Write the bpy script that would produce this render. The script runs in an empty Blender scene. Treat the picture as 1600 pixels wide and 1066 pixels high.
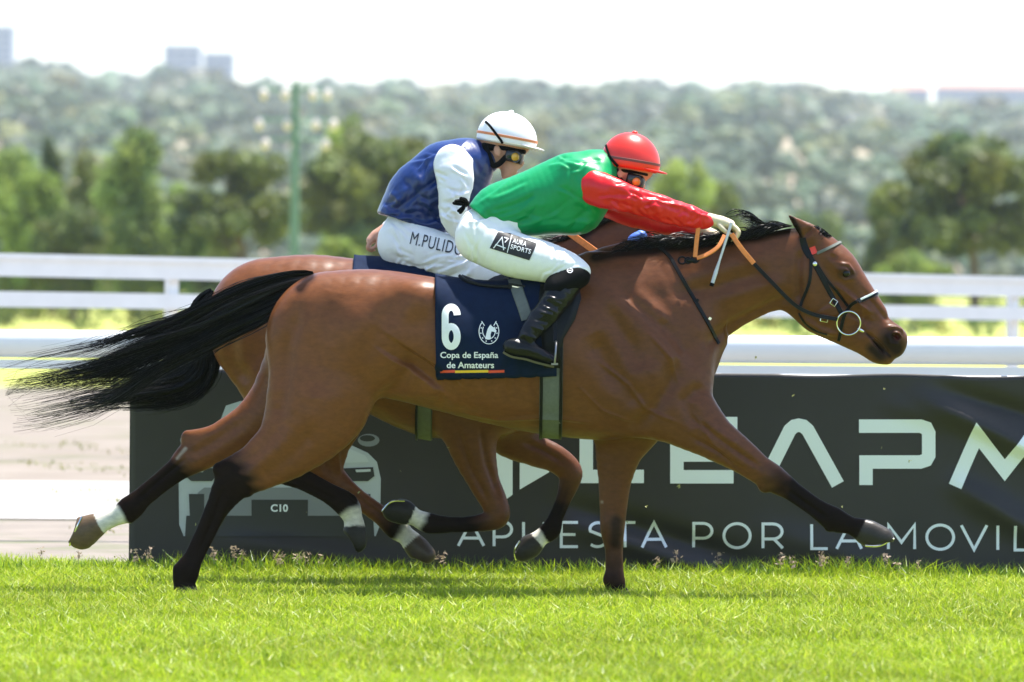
import bpy, bmesh, math, random
import numpy as np
from mathutils import Vector, Matrix, Euler
from mathutils.bvhtree import BVHTree

random.seed(7)
RNG = np.random.default_rng(7)
rad = math.radians
SC = bpy.context.scene
COL = SC.collection

# ------------------------------------------------------------------ camera, sky, sun, exposure
CAM_D, EYE, FPX = 33.0, 1.556, 10626.0          # metres to the horses, eye height, focal length in pixels of a 1600 px wide frame
PITCH, ROLL = math.atan(96.0 / FPX), rad(0.45)
cam_d = bpy.data.cameras.new('camera')
cam = bpy.data.objects.new('camera', cam_d); COL.objects.link(cam)
cam_d.sensor_width = 36.0
cam_d.lens = 36.0 * FPX / 1600.0
cam_d.clip_start, cam_d.clip_end = 0.5, 12000.0
CM = Euler((rad(90) - PITCH, 0, 0)).to_matrix() @ Matrix.Rotation(ROLL, 3, 'Z')
cam.matrix_world = Matrix.Translation((0, -CAM_D, EYE)) @ CM.to_4x4()
cam_d.dof.use_dof = True
cam_d.dof.focus_distance = CAM_D - 0.15
cam_d.dof.aperture_fstop = 4.0
SC.camera = cam

SUN = Vector((0.24, 0.20, 1.0)).normalized()    # towards the sun: high, beyond the horses
world = bpy.data.worlds.new('World'); SC.world = world; world.use_nodes = True
wn = world.node_tree
sky = wn.nodes.new('ShaderNodeTexSky'); sky.sky_type = 'NISHITA'; sky.sun_disc = False
sky.sun_elevation = math.asin(SUN.z); sky.sun_rotation = math.atan2(SUN.x, SUN.y)
sky.air_density = 1.0; sky.dust_density = 1.8; sky.ozone_density = 1.0; sky.altitude = 650
wn.links.new(sky.outputs[0], wn.nodes['Background'].inputs[0])
wn.nodes['Background'].inputs[1].default_value = 0.15
sun_d = bpy.data.lights.new('sun', 'SUN'); sun_d.energy = 5.0; sun_d.angle = rad(0.5); sun_d.color = (1.0, 0.955, 0.88)
sun = bpy.data.objects.new('sun', sun_d); COL.objects.link(sun)
sun.rotation_euler = (-SUN).to_track_quat('-Z', 'Y').to_euler()
SC.view_settings.view_transform = 'Standard'; SC.view_settings.look = 'None'
SC.view_settings.gamma = 1.0; SC.view_settings.use_curve_mapping = False
SC.view_settings.exposure = 1.22
SC.cycles.use_denoising = True
SC.cycles.max_bounces = 8; SC.cycles.volume_bounces = 1; SC.cycles.transparent_max_bounces = 12

# ------------------------------------------------------------------ helpers
CMI = np.array(CM)
def P(px, py, Y=0.0):
    """world point that a photograph pixel shows at depth Y (metres beyond the front horse)"""
    d = CMI @ np.array([(px - 800.0) / FPX, -(py - 533.0) / FPX, -1.0])
    t = (Y + CAM_D) / d[1]
    return Vector((d[0] * t, Y, EYE + d[2] * t))
def S(Y=0.0): return (CAM_D + Y) / FPX          # metres per pixel at depth Y

def tag(o, label=None, cat=None, group=None, kind=None):
    if label: o['label'] = label
    if cat: o['category'] = cat
    if group: o['group'] = group
    if kind: o['kind'] = kind
    return o
def link(name, me, m=None, parent=None):
    o = bpy.data.objects.new(name, me); COL.objects.link(o)
    if me is not None and m is not None:
        me.materials.clear()
        for q in (m if isinstance(m, (list, tuple)) else [m]): me.materials.append(q)
    if parent is not None: o.parent = parent
    return o
def empty(name, loc=(0, 0, 0)):
    o = bpy.data.objects.new(name, None); COL.objects.link(o); o.location = loc; o.empty_display_size = .2
    return o
def shift_to(o, loc):
    """give a mesh object built in world coordinates its own origin"""
    loc = Vector(loc); o.data.transform(Matrix.Translation(-loc)); o.location = loc
def np_mesh(name, V, F, smooth=True, color=None, mats=None):
    V = np.asarray(V, np.float32); F = np.asarray(F, np.int32); k = F.shape[1]
    me = bpy.data.meshes.new(name)
    me.vertices.add(len(V)); me.vertices.foreach_set('co', V.ravel())
    me.loops.add(F.size); me.loops.foreach_set('vertex_index', F.ravel())
    me.polygons.add(len(F)); me.polygons.foreach_set('loop_start', np.arange(0, F.size, k, dtype=np.int32))
    if mats is not None: me.polygons.foreach_set('material_index', np.asarray(mats, np.int32))
    me.update(calc_edges=True); me.validate()
    me.polygons.foreach_set('use_smooth', np.full(len(me.polygons), smooth))
    if color is not None:
        a = me.color_attributes.new('Col', 'FLOAT_COLOR', 'POINT')
        c = np.ones((len(V), 4), np.float32); c[:, :3] = color
        a.data.foreach_set('color', c.ravel())
    return me
def py_mesh(name, V, F, smooth=False):
    me = bpy.data.meshes.new(name); me.from_pydata([tuple(v) for v in V], [], [tuple(f) for f in F]); me.update()
    if smooth: me.polygons.foreach_set('use_smooth', [True] * len(me.polygons))
    return me
class MB:
    """collects simple shapes for one mesh"""
    def __init__(s): s.V = []; s.F = []
    def add(s, V, F):
        n = len(s.V); s.V += [tuple(v) for v in V]; s.F += [tuple(i + n for i in f) for f in F]
    def box(s, c, d, M=None):
        V = [Vector((x * d[0] / 2, y * d[1] / 2, z * d[2] / 2)) for x in (-1, 1) for y in (-1, 1) for z in (-1, 1)]
        if M is not None: V = [M @ v for v in V]
        s.add([v + Vector(c) for v in V], [(0, 1, 3, 2), (4, 6, 7, 5), (0, 4, 5, 1), (2, 3, 7, 6), (0, 2, 6, 4), (1, 5, 7, 3)])
    def tube(s, pts, r, n=8, cap=True):
        pts = [Vector(p) for p in pts]; rs = r if isinstance(r, (list, tuple)) else [r] * len(pts)
        V = []; F = []; up = None
        for i, p in enumerate(pts):
            t = (pts[min(i + 1, len(pts) - 1)] - pts[max(i - 1, 0)]).normalized()
            if up is None: up = t.orthogonal()
            up = (up - t * up.dot(t)).normalized(); sd = t.cross(up)
            V += [p + (up * math.cos(a) + sd * math.sin(a)) * rs[i] for a in [2 * math.pi * k / n for k in range(n)]]
        for i in range(len(pts) - 1):
            for k in range(n): F.append((i * n + k, i * n + (k + 1) % n, (i + 1) * n + (k + 1) % n, (i + 1) * n + k))
        if cap: F += [tuple(range(n))[::-1], tuple((len(pts) - 1) * n + k for k in range(n))]
        s.add(V, F)
    def ribbon(s, pts, nrm, w, th):
        """a strap: pts with outward normals, width w, thickness th"""
        V = []; F = []
        ws = w if isinstance(w, (list, tuple)) else [w] * len(pts)
        for i, p in enumerate(pts):
            t = (pts[min(i + 1, len(pts) - 1)] - pts[max(i - 1, 0)]).normalized()
            n = nrm[i] - t * nrm[i].dot(t); n.normalize(); sd = t.cross(n) * ws[i] / 2
            V += [p - sd, p + sd, p + sd * .86 + n * th, p - sd * .86 + n * th]
        for i in range(len(pts) - 1):
            for k in range(4): F.append((i * 4 + k, i * 4 + (k + 1) % 4, i * 4 + 4 + (k + 1) % 4, i * 4 + 4 + k))
        F += [(3, 2, 1, 0), tuple(len(pts) * 4 - 4 + k for k in range(4))]
        s.add(V, F)
    def torus(s, c, R, r, u, v, nu=28, nv=8):
        u = Vector(u).normalized(); v = Vector(v).normalized(); w = u.cross(v); V = []; F = []
        for i in range(nu):
            a = 2 * math.pi * i / nu; d = u * math.cos(a) + v * math.sin(a)
            for k in range(nv):
                b = 2 * math.pi * k / nv; V.append(Vector(c) + d * (R + r * math.cos(b)) + w * r * math.sin(b))
        for i in range(nu):
            for k in range(nv):
                F.append((i * nv + k, ((i + 1) % nu) * nv + k, ((i + 1) % nu) * nv + (k + 1) % nv, i * nv + (k + 1) % nv))
        s.add(V, F)
    def ell(s, c, R, M=None, nu=20, nv=12, v0=0.0, v1=math.pi):
        V = []; F = []
        for j in range(nv + 1):
            b = v0 + (v1 - v0) * j / nv
            for i in range(nu):
                a = 2 * math.pi * i / nu
                q = Vector((R[0] * math.sin(b) * math.cos(a), R[1] * math.sin(b) * math.sin(a), R[2] * math.cos(b)))
                V.append((M @ q if M is not None else q) + Vector(c))
        for j in range(nv):
            for i in range(nu): F.append((j * nu + i, (j + 1) * nu + i, (j + 1) * nu + (i + 1) % nu, j * nu + (i + 1) % nu))
        s.add(V, F)
    def build(s, name, m, parent=None, smooth=True, auto=40):
        me = py_mesh(name, s.V, s.F, smooth)
        bm = bmesh.new(); bm.from_mesh(me); bmesh.ops.recalc_face_normals(bm, faces=bm.faces); bm.to_mesh(me); bm.free()
        if smooth and auto: me.set_sharp_from_angle(angle=rad(auto))
        return link(name, me, m, parent)

# ------------------------------------------------------------------ materials
def mat(name, col, rough=.6, var=0.0, vscale=8, bump=0.0, bscale=60, metal=0.0, sheen=0.0, spec=.5, coat=0.0, attr=False, bdist=.004, stretch=(1, 1, 1), trans=0.0, var2=None):
    m = bpy.data.materials.new(name); m.use_nodes = True; nt = m.node_tree; b = nt.nodes['Principled BSDF']
    N = nt.nodes.new; L = nt.links.new
    b.inputs['Roughness'].default_value = rough; b.inputs['Metallic'].default_value = metal
    b.inputs['Specular IOR Level'].default_value = spec; b.inputs['Sheen Weight'].default_value = sheen; b.inputs['Coat Weight'].default_value = coat
    b.inputs['Coat Roughness'].default_value = .30 if attr else .15
    b.inputs['Base Color'].default_value = (*col, 1)
    tc = N('ShaderNodeTexCoord'); mp = N('ShaderNodeMapping'); mp.inputs['Scale'].default_value = stretch
    L(tc.outputs['Object'], mp.inputs['Vector'])
    src = None
    if attr:
        a = N('ShaderNodeAttribute'); a.attribute_name = 'Col'; src = a.outputs['Color']; L(src, b.inputs['Base Color'])
        if coat:                                   # dull black points, glossier brown coat
            bw = N('ShaderNodeRGBToBW'); L(src, bw.inputs[0])
            for sk, lo, hi in (('Specular IOR Level', .03, spec), ('Coat Weight', 0.0, coat)):
                q = N('ShaderNodeMapRange'); q.inputs['From Min'].default_value = .008; q.inputs['From Max'].default_value = .035; q.inputs['To Min'].default_value = lo; q.inputs['To Max'].default_value = hi; L(bw.outputs[0], q.inputs['Value']); L(q.outputs[0], b.inputs[sk])
    if var:
        n = N('ShaderNodeTexNoise'); n.inputs['Scale'].default_value = vscale; n.inputs['Detail'].default_value = 6; n.inputs['Roughness'].default_value = .65
        L(mp.outputs[0], n.inputs['Vector'])
        mr = N('ShaderNodeMapRange'); mr.inputs['From Min'].default_value = .3; mr.inputs['From Max'].default_value = .7
        mr.inputs['To Min'].default_value = 1 - var; mr.inputs['To Max'].default_value = 1 + var
        L(n.outputs['Fac'], mr.inputs['Value'])
        if var2 is not None:
            mx = N('ShaderNodeMix'); mx.data_type = 'RGBA'; mx.inputs[6].default_value = (*col, 1); mx.inputs[7].default_value = (*var2, 1)
            mr.inputs['To Min'].default_value = 0; mr.inputs['To Max'].default_value = 1
            L(mr.outputs[0], mx.inputs[0]); L(mx.outputs[2], b.inputs['Base Color'])
        else:
            mx = N('ShaderNodeVectorMath'); mx.operation = 'SCALE'
            if src is not None: L(src, mx.inputs[0])
            else: mx.inputs[0].default_value = col
            L(mr.outputs[0], mx.inputs['Scale']); L(mx.outputs[0], b.inputs['Base Color'])
    if bump:
        n2 = N('ShaderNodeTexNoise'); n2.inputs['Scale'].default_value = bscale; n2.inputs['Detail'].default_value = 4
        L(mp.outputs[0], n2.inputs['Vector'])
        bp = N('ShaderNodeBump'); bp.inputs['Strength'].default_value = bump; bp.inputs['Distance'].default_value = bdist
        L(n2.outputs['Fac'], bp.inputs['Height']); L(bp.outputs[0], b.inputs['Normal'])
    if trans:
        tr = N('ShaderNodeBsdfTranslucent'); ms = N('ShaderNodeMixShader'); ms.inputs[0].default_value = trans
        s0 = b.inputs['Base Color'].links[0].from_socket if b.inputs['Base Color'].links else None
        if s0 is not None: L(s0, tr.inputs['Color'])
        else: tr.inputs['Color'].default_value = (*col, 1)
        out = nt.nodes['Material Output']
        L(b.outputs[0], ms.inputs[1]); L(tr.outputs[0], ms.inputs[2]); L(ms.outputs[0], out.inputs['Surface'])
    return m
M = {}
M['coat'] = mat('bay_coat', (.2, .08, .03), .40, .20, 45, .32, 90, attr=True, bdist=.0020, spec=.12, coat=.16, stretch=(.5, 1, 1))
M['hair'] = mat('black_hair', (.0045, .0038, .0034), .36, .3, 30, spec=.16)
M['eye'] = mat('dark_eye', (.006, .004, .003), .12, spec=.35)
M['skin'] = mat('skin', (.52, .27, .18), .5, .1, 25, .15, 200)
M['leather'] = mat('black_leather', (.005, .0055, .007), .42, .2, 40, .2, 250, spec=.18)
M['boot'] = mat('boot_leather', (.004, .0045, .006), .24, .2, 30, .35, 70, bdist=.006, spec=.26)
M['sole'] = mat('boot_sole', (.10, .09, .06), .7)
M['dull_metal'] = mat('dull_steel', (.25, .25, .25), .35, metal=1.0)
M['metal'] = mat('steel', (.72, .7, .66), .22, metal=1.0)
M['orange_rubber'] = mat('orange_rubber', (.72, .22, .05), .6, .15, 60, .5, 300)
M['green_silk'] = mat('green_silk', (.0, .25, .080), .40, .06, 12, .30, 22, spec=.3, bdist=.006)
M['red_silk'] = mat('red_silk', (.66, .008, .012), .33, .06, 12, .35, 26, spec=.4, bdist=.008)
M['blue_silk'] = mat('blue_silk', (.004, .022, .12), .30, .08, 12, .35, 24, bdist=.008)
M['white_silk'] = mat('white_silk', (.80, .80, .82), .5, .03, 12, .3, 26, bdist=.006)
M['white_breeches'] = mat('white_breeches', (.80, .80, .80), .6, .04, 15, .2, 30, bdist=.004)
M['navy_cloth'] = mat('navy_cloth', (.004, .0115, .036), .8, .15, 30, .35, 14, bdist=.01, spec=.1)
M['girth'] = mat('grey_elastic', (.11, .12, .105), .7, .15, 40, .4, 300)
M['white_print'] = mat('white_print', (.82, .82, .82), .6)
M['red_print'] = mat('red_print', (.70, .07, .03), .6)
M['yellow_print'] = mat('yellow_print', (.80, .50, .03), .6)
M['black_print'] = mat('black_print', (.010, .010, .013), .6)
M['navy_print'] = mat('navy_print', (.012, .016, .035), .6)
M['red_cap'] = mat('red_cap', (.70, .030, .018), .33, .05, 15, .12, 20, bdist=.004)
M['white_cap'] = mat('white_cap', (.82, .82, .84), .4, .03, 15, .12, 20, bdist=.004)
M['orange_band'] = mat('orange_band', (.60, .20, .07), .5)
M['brown_band'] = mat('brown_band', (.16, .035, .03), .5)
M['black_elastic'] = mat('black_elastic', (.0035, .0035, .004), .7, spec=.08)
M['goggle'] = mat('goggle_frame', (.012, .012, .012), .18)
M['orange_lens'] = mat('orange_lens', (.75, .23, .02), .1, coat=.6)
M['amber_lens'] = mat('amber_lens', (.65, .36, .03), .1, coat=.6)
M['glove'] = mat('cream_glove', (.62, .52, .36), .65, .12, 40, .3, 120)
M['hoof'] = mat('hoof_horn', (.16, .13, .09), .5, .3, 40)
M['blue_cloth'] = mat('blue_cloth', (.08, .17, .55), .5, .1, 20)

# ------------------------------------------------------------------ implicit surfaces -> one continuous skin
def catmull(A, n):
    A = np.asarray(A, float); out = []; idx = []
    for i in range(len(A) - 1):
        p0 = A[max(i - 1, 0)]; p1 = A[i]; p2 = A[i + 1]; p3 = A[min(i + 2, len(A) - 1)]
        for k in range(n):
            t = k / n
            c = .5 * ((2 * p1) + (-p0 + p2) * t + (2 * p0 - 5 * p1 + 4 * p2 - p3) * t * t + (-p0 + 3 * p1 - 3 * p2 + p3) * t ** 3)
            lin = p1 * (1 - t) + p2 * t
            c[2:4] = .5 * c[2:4] + .5 * lin[2:4]
            out.append(c); idx.append(i + t)
    out.append(A[-1]); idx.append(len(A) - 1)
    return np.array(out), np.array(idx)
def chain(spec, Y0=0.0, n=4, grow=0.0):
    """spec rows: pixel x, pixel y, half thickness in pixels, half width across in metres, sideways offset in metres"""
    W = []
    for (px, py, r, lat, yo) in spec:
        w = P(px, py, Y0 + yo); W.append((w.x, w.z, r * S(Y0 + yo) + grow, lat + grow, Y0 + yo))
    return catmull(W, n)
def seg_eval(X, Yc, Z, a, b, p=2.0):
    dx, dz = b[0] - a[0], b[1] - a[1]; L2 = dx * dx + dz * dz + 1e-12
    t = np.clip(((X - a[0]) * dx + (Z - a[1]) * dz) / L2, 0, 1)
    ex = X - (a[0] + t * dx); ez = Z - (a[1] + t * dz)
    r = a[2] + t * (b[2] - a[2]); l = a[3] + t * (b[3] - a[3]); y = Yc - (a[4] + t * (b[4] - a[4]))
    if p != 2.0: return ((((ex * ex + ez * ez) / (r * r)) ** (p / 2) + ((y * y) / (l * l)) ** (p / 2)) ** (1 / p) - 1) * np.minimum(r, l), t      # squarer cross-section
    return (np.sqrt((ex * ex + ez * ez) / (r * r) + (y * y) / (l * l)) - 1) * np.minimum(r, l), t
def chain_at(ch, V):
    C, I = ch; best = np.full(len(V), 9.0); bi = np.zeros(len(V))
    for i in range(len(C) - 1):
        d, t = seg_eval(V[:, 0], V[:, 1], V[:, 2], C[i], C[i + 1])
        m = d < best; best[m] = d[m]; bi[m] = (I[i] + t * (I[i + 1] - I[i]))[m]
    return best, bi
def smin(a, b, k):
    h = np.clip(.5 + .5 * (b - a) / k, 0, 1)
    return b + (a - b) * h - k * h * (1 - h)
class Field:
    def __init__(s, lo, hi, h):
        s.lo = np.array(lo, float); s.h = h
        s.n = np.ceil((np.array(hi) - s.lo) / h).astype(int) + 1
        s.F = np.full(s.n, 1.0, np.float32)
        s.ax = [s.lo[i] + h * np.arange(s.n[i]) for i in range(3)]
    def sl(s, lo, hi):
        a = np.clip(((np.array(lo) - s.lo) / s.h).astype(int), 0, s.n); b = np.clip(np.ceil((np.array(hi) - s.lo) / s.h).astype(int) + 1, 0, s.n)
        return tuple(slice(x, y) for x, y in zip(a, b))
    def pts(s, q): return (s.ax[0][q[0]][:, None, None], s.ax[1][q[1]][None, :, None], s.ax[2][q[2]][None, None, :])
    def add(s, ch, k=.03, p=2.0):
        C = ch[0]; m = k + .03
        lo = np.array([(C[:, 0] - C[:, 2]).min(), (C[:, 4] - C[:, 3]).min(), (C[:, 1] - C[:, 2]).min()]) - m
        hi = np.array([(C[:, 0] + C[:, 2]).max(), (C[:, 4] + C[:, 3]).max(), (C[:, 1] + C[:, 2]).max()]) + m
        q = s.sl(lo, hi); G = np.full(tuple(x.stop - x.start for x in q), 1.0, np.float32)
        for i in range(len(C) - 1):
            a, b = C[i], C[i + 1]; R = max(a[2], b[2]) + m; l = max(a[3], b[3]) + m
            q2 = s.sl((min(a[0], b[0]) - R, min(a[4], b[4]) - l, min(a[1], b[1]) - R), (max(a[0], b[0]) + R, max(a[4], b[4]) + l, max(a[1], b[1]) + R))
            q2 = tuple(slice(max(x.start, y.start), min(x.stop, y.stop)) for x, y in zip(q2, q))
            if any(x.stop <= x.start for x in q2): continue
            X, Yc, Z = s.pts(q2); d, _ = seg_eval(X, Yc, Z, a, b, p)
            g = tuple(slice(x.start - y.start, x.stop - y.start) for x, y in zip(q2, q))
            G[g] = np.minimum(G[g], d)
        s.F[q] = smin(s.F[q], G, k)
    def ell(s, c, R, ang=0.0, k=.02, sub=False):
        """ellipsoid, turned by ang in the side-view plane; sub carves it away"""
        m = max(R) + k + .03; q = s.sl(np.array(c) - m, np.array(c) + m); X, Yc, Z = s.pts(q)
        ca, sa = math.cos(ang), math.sin(ang); dx = X - c[0]; dz = Z - c[2]
        u = dx * ca + dz * sa; w = -dx * sa + dz * ca; v = Yc - c[1]
        d = (np.sqrt((u / R[0]) ** 2 + (v / R[1]) ** 2 + (w / R[2]) ** 2) - 1) * min(R)
        s.F[q] = -smin(-s.F[q], d, k) if sub else smin(s.F[q], d, k)
    def cut(s, p, n):
        """drop what lies on the side n of the plane through p"""
        X, Yc, Z = s.pts((slice(0, s.n[0]), slice(0, s.n[1]), slice(0, s.n[2])))
        s.F = np.maximum(s.F, ((X - p[0]) * n[0] + (Yc - p[1]) * n[1] + (Z - p[2]) * n[2]).astype(np.float32))
    def mesh(s, smooth=3, lam=.5):
        F = s.F; n = s.n; ins = F < 0; cn = n - 1
        cnt = np.zeros(cn, np.int8)
        offs = [(i, j, k) for i in (0, 1) for j in (0, 1) for k in (0, 1)]
        for (i, j, k) in offs: cnt += ins[i:i + cn[0], j:j + cn[1], k:k + cn[2]]
        act = np.argwhere((cnt > 0) & (cnt < 8)); vid = np.full(cn, -1, np.int32); vid[act[:, 0], act[:, 1], act[:, 2]] = np.arange(len(act))
        f = {o: F[act[:, 0] + o[0], act[:, 1] + o[1], act[:, 2] + o[2]] for o in offs}
        acc = np.zeros((len(act), 3)); w = np.zeros(len(act))
        for a in offs:
            for ax in range(3):
                if a[ax] == 0:
                    b = list(a); b[ax] = 1; b = tuple(b); m = (f[a] < 0) != (f[b] < 0)
                    t = np.where(m, f[a] / np.where(m, f[a] - f[b], 1), 0)
                    p = np.array(a, float)[None, :].repeat(len(act), 0); p[:, ax] = t
                    acc += p * m[:, None]; w += m
        V = s.lo + s.h * (act + acc / w[:, None]); Q = []
        for ax in range(3):
            u, v = (ax + 1) % 3, (ax + 2) % 3
            a = [slice(None)] * 3; b = [slice(None)] * 3; a[ax] = slice(0, n[ax] - 1); b[ax] = slice(1, n[ax])
            cr = ins[tuple(a)] != ins[tuple(b)]; e = np.argwhere(cr)
            e = e[(e[:, u] > 0) & (e[:, v] > 0) & (e[:, u] < n[u] - 1) & (e[:, v] < n[v] - 1)]
            fl = ins[tuple(a)][e[:, 0], e[:, 1], e[:, 2]]
            c = []
            for (du, dv) in ((-1, -1), (0, -1), (0, 0), (-1, 0)):
                g = e.copy(); g[:, u] += du; g[:, v] += dv; c.append(vid[g[:, 0], g[:, 1], g[:, 2]])
            c = np.stack(c, 1); c[~fl] = c[~fl][:, ::-1]; Q.append(c)
        Q = np.concatenate(Q); Q = Q[(Q >= 0).all(1)]
        return relax(V, Q, smooth, lam), Q
def relax(V, Q, it, lam=.5):
    E = np.concatenate([Q[:, [0, 1]], Q[:, [1, 2]], Q[:, [2, 3]], Q[:, [3, 0]]]); i, j = E[:, 0], E[:, 1]; n = len(V)
    deg = np.maximum(np.bincount(i, minlength=n) + np.bincount(j, minlength=n), 1)
    for s in range(it):
        for l in (lam, -lam * .94):
            A = np.stack([np.bincount(i, V[j, k], n) + np.bincount(j, V[i, k], n) for k in range(3)], 1) / deg[:, None]
            V = V + l * (A - V)
    return V
def normals(V, Q):
    fn = np.cross(V[Q[:, 2]] - V[Q[:, 0]], V[Q[:, 3]] - V[Q[:, 1]]); N = np.zeros_like(V)
    for k in range(4):
        for a in range(3): N[:, a] += np.bincount(Q[:, k], fn[:, a], len(V))
    return N / (np.linalg.norm(N, axis=1, keepdims=True) + 1e-12)
def pl_dist(V, pts):
    best = np.full(len(V), 9.0); par = np.zeros(len(V))
    for i in range(len(pts) - 1):
        a, b = np.array(pts[i]), np.array(pts[i + 1]); d = b - a; L2 = d @ d + 1e-12
        t = np.clip(((V[:, 0] - a[0]) * d[0] + (V[:, 2] - a[1]) * d[1]) / L2, 0, 1)
        e = np.hypot(V[:, 0] - a[0] - t * d[0], V[:, 2] - a[1] - t * d[1])
        m = e < best; best[m] = e[m]; par[m] = (i + t[m]) / (len(pts) - 1)
    return best, par
def sculpt(V, Q, strokes, Y0=0.0, fade=True):
    """brush strokes: (pixel polyline, half width px, depth m, side) side -1 near, +1 far, 0 both"""
    N = normals(V, Q); D = np.zeros(len(V))
    for (pp, w, amp, side) in strokes:
        pts = [(P(x, y, Y0).x, P(x, y, Y0).z) for x, y in pp]; w = w * S(Y0)
        if len(pts) == 1: pts = pts * 2
        d, t = pl_dist(V, pts); g = np.exp(-(d / w) ** 2)
        if fade and len(pp) > 1: g *= np.clip(np.minimum(t, 1 - t) * 5 + .15, 0, 1)
        sd = np.clip(np.abs(N[:, 1]) * 1.6 - .15, 0, 1)
        if side: sd = sd * (N[:, 1] * side > 0) * ((V[:, 1] - Y0) * side > -.02)
        D += amp * g * sd
    return V + N * D[:, None]
def wob(V, f, seed, fx=(1, 1, 1)):
    """smooth pseudo-noise in -1..1"""
    r = np.random.default_rng(seed); o = np.zeros(len(V)); A = V * np.array(fx) * f
    for k in range(5):
        d = r.normal(size=3); d /= np.linalg.norm(d); e = r.normal(size=3); e /= np.linalg.norm(e)
        o += np.sin(A @ d * (1 + .45 * k) + 1.3 * np.sin(A @ e * .8 + r.uniform(0, 6)) + r.uniform(0, 6)) / (1 + .3 * k)
    return o / 2.6
def bvh(V, Q): return BVHTree.FromPolygons([Vector(v) for v in V], [tuple(int(a) for a in q) for q in Q])
def hit_side(T, x, z, y_from=-3.0, sgn=1, off=.003):
    """surface point met when looking across (+Y for the near side)"""
    p, n, _, _ = T.ray_cast(Vector((x, y_from, z)), Vector((0, sgn, 0)))
    if p is None: return None
    if n.y * sgn > 0: n = -n
    return p + n * off, n
def smooth_pts(pts, n=6):
    A = [Vector(p) for p in pts]; out = []
    for i in range(len(A) - 1):
        p0, p1, p2, p3 = A[max(i - 1, 0)], A[i], A[i + 1], A[min(i + 2, len(A) - 1)]
        for k in range(n):
            t = k / n
            out.append(.5 * ((2 * p1) + (p2 - p0) * t + (2 * p0 - 5 * p1 + 4 * p2 - p3) * t * t + (3 * p1 - p0 - 3 * p2 + p3) * t ** 3))
    out.append(A[-1]); return out
def strap_side(mb, T, pix, Y0, w, th, off=.002, n=6, sgn=1):
    """strap laid on the flank of a body along a pixel path"""
    pp = smooth_pts([Vector((x, y, 0)) for x, y in pix], n); pts = []; ns = []
    for q in pp:
        a = P(q.x, q.y, Y0); h = hit_side(T, a.x, a.z, Y0 - 2.5 * sgn, sgn, off)
        if h: pts.append(h[0]); ns.append(h[1])
    if len(pts) > 1: mb.ribbon(pts, ns, w, th)
    return pts, ns
def folds(box, n, ang, length, w, amp, seed, jit=20):
    """random fold strokes inside a pixel box: a valley with a ridge beside it"""
    r = np.random.default_rng(seed); out = []
    for k in range(n):
        x, y = r.uniform(box[0], box[2]), r.uniform(box[1], box[3]); a = rad(ang + r.normal() * jit); l = length * r.uniform(.5, 1.2); dx, dy = math.cos(a) * l / 2, math.sin(a) * l / 2; b = r.normal() * l * .12
        ox, oy = -math.sin(a) * w * 1.6, math.cos(a) * w * 1.6; am = amp * r.uniform(.5, 1.2)
        out.append(([(x - dx, y - dy), (x - math.sin(a) * b, y + math.cos(a) * b), (x + dx, y + dy)], w, -am, 0)); out.append(([(x - dx + ox, y - dy + oy), (x - math.sin(a) * b + ox, y + math.cos(a) * b + oy), (x + dx + ox, y + dy + oy)], w, am * .9, 0))
    return out
def ring_path(T, c, u, v, a0, a1, n, off, R=1.2):
    """points round a body in the plane spanned by u, v about c"""
    pts = []; ns = []; u = Vector(u).normalized(); v = Vector(v).normalized()
    for i in range(n + 1):
        a = a0 + (a1 - a0) * i / n; d = u * math.cos(a) + v * math.sin(a)
        p, nn, _, _ = T.ray_cast(Vector(c) + d * R, -d if R else d)     # R = 0 looks outwards from inside
        if p is not None: pts.append(p + nn * off); ns.append(nn)
    return pts, ns
def strands(name, m, parent, N, path, wid, L=(.7, 1.0), w0=.0022, w1=.0006, seg=14, seed=1):
    """hair: path(rng) gives a callable t -> point; each strand is a thin tapering strip"""
    r = np.random.default_rng(seed); V = []; F = []
    ts = np.linspace(0, 1, seg + 1)
    for k in range(N):
        g = path(r); l = r.uniform(*L); pts = np.array([g(t * l) for t in ts])
        d = np.gradient(pts, axis=0); q = r.normal(size=3); sd = np.cross(d, q); sd /= np.linalg.norm(sd, axis=1, keepdims=True) + 1e-9
        w = (w0 + (w1 - w0) * ts)[:, None] * r.uniform(.7, 1.3); b = len(V) * (2 * (seg + 1))
        V.append(np.stack([pts - sd * w, pts + sd * w], 1).reshape(-1, 3))
        i = np.arange(seg) * 2 + k * 2 * (seg + 1); F.append(np.stack([i, i + 1, i + 3, i + 2], 1))
    return link(name, np_mesh(name, np.concatenate(V), np.concatenate(F)), m, parent)

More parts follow.
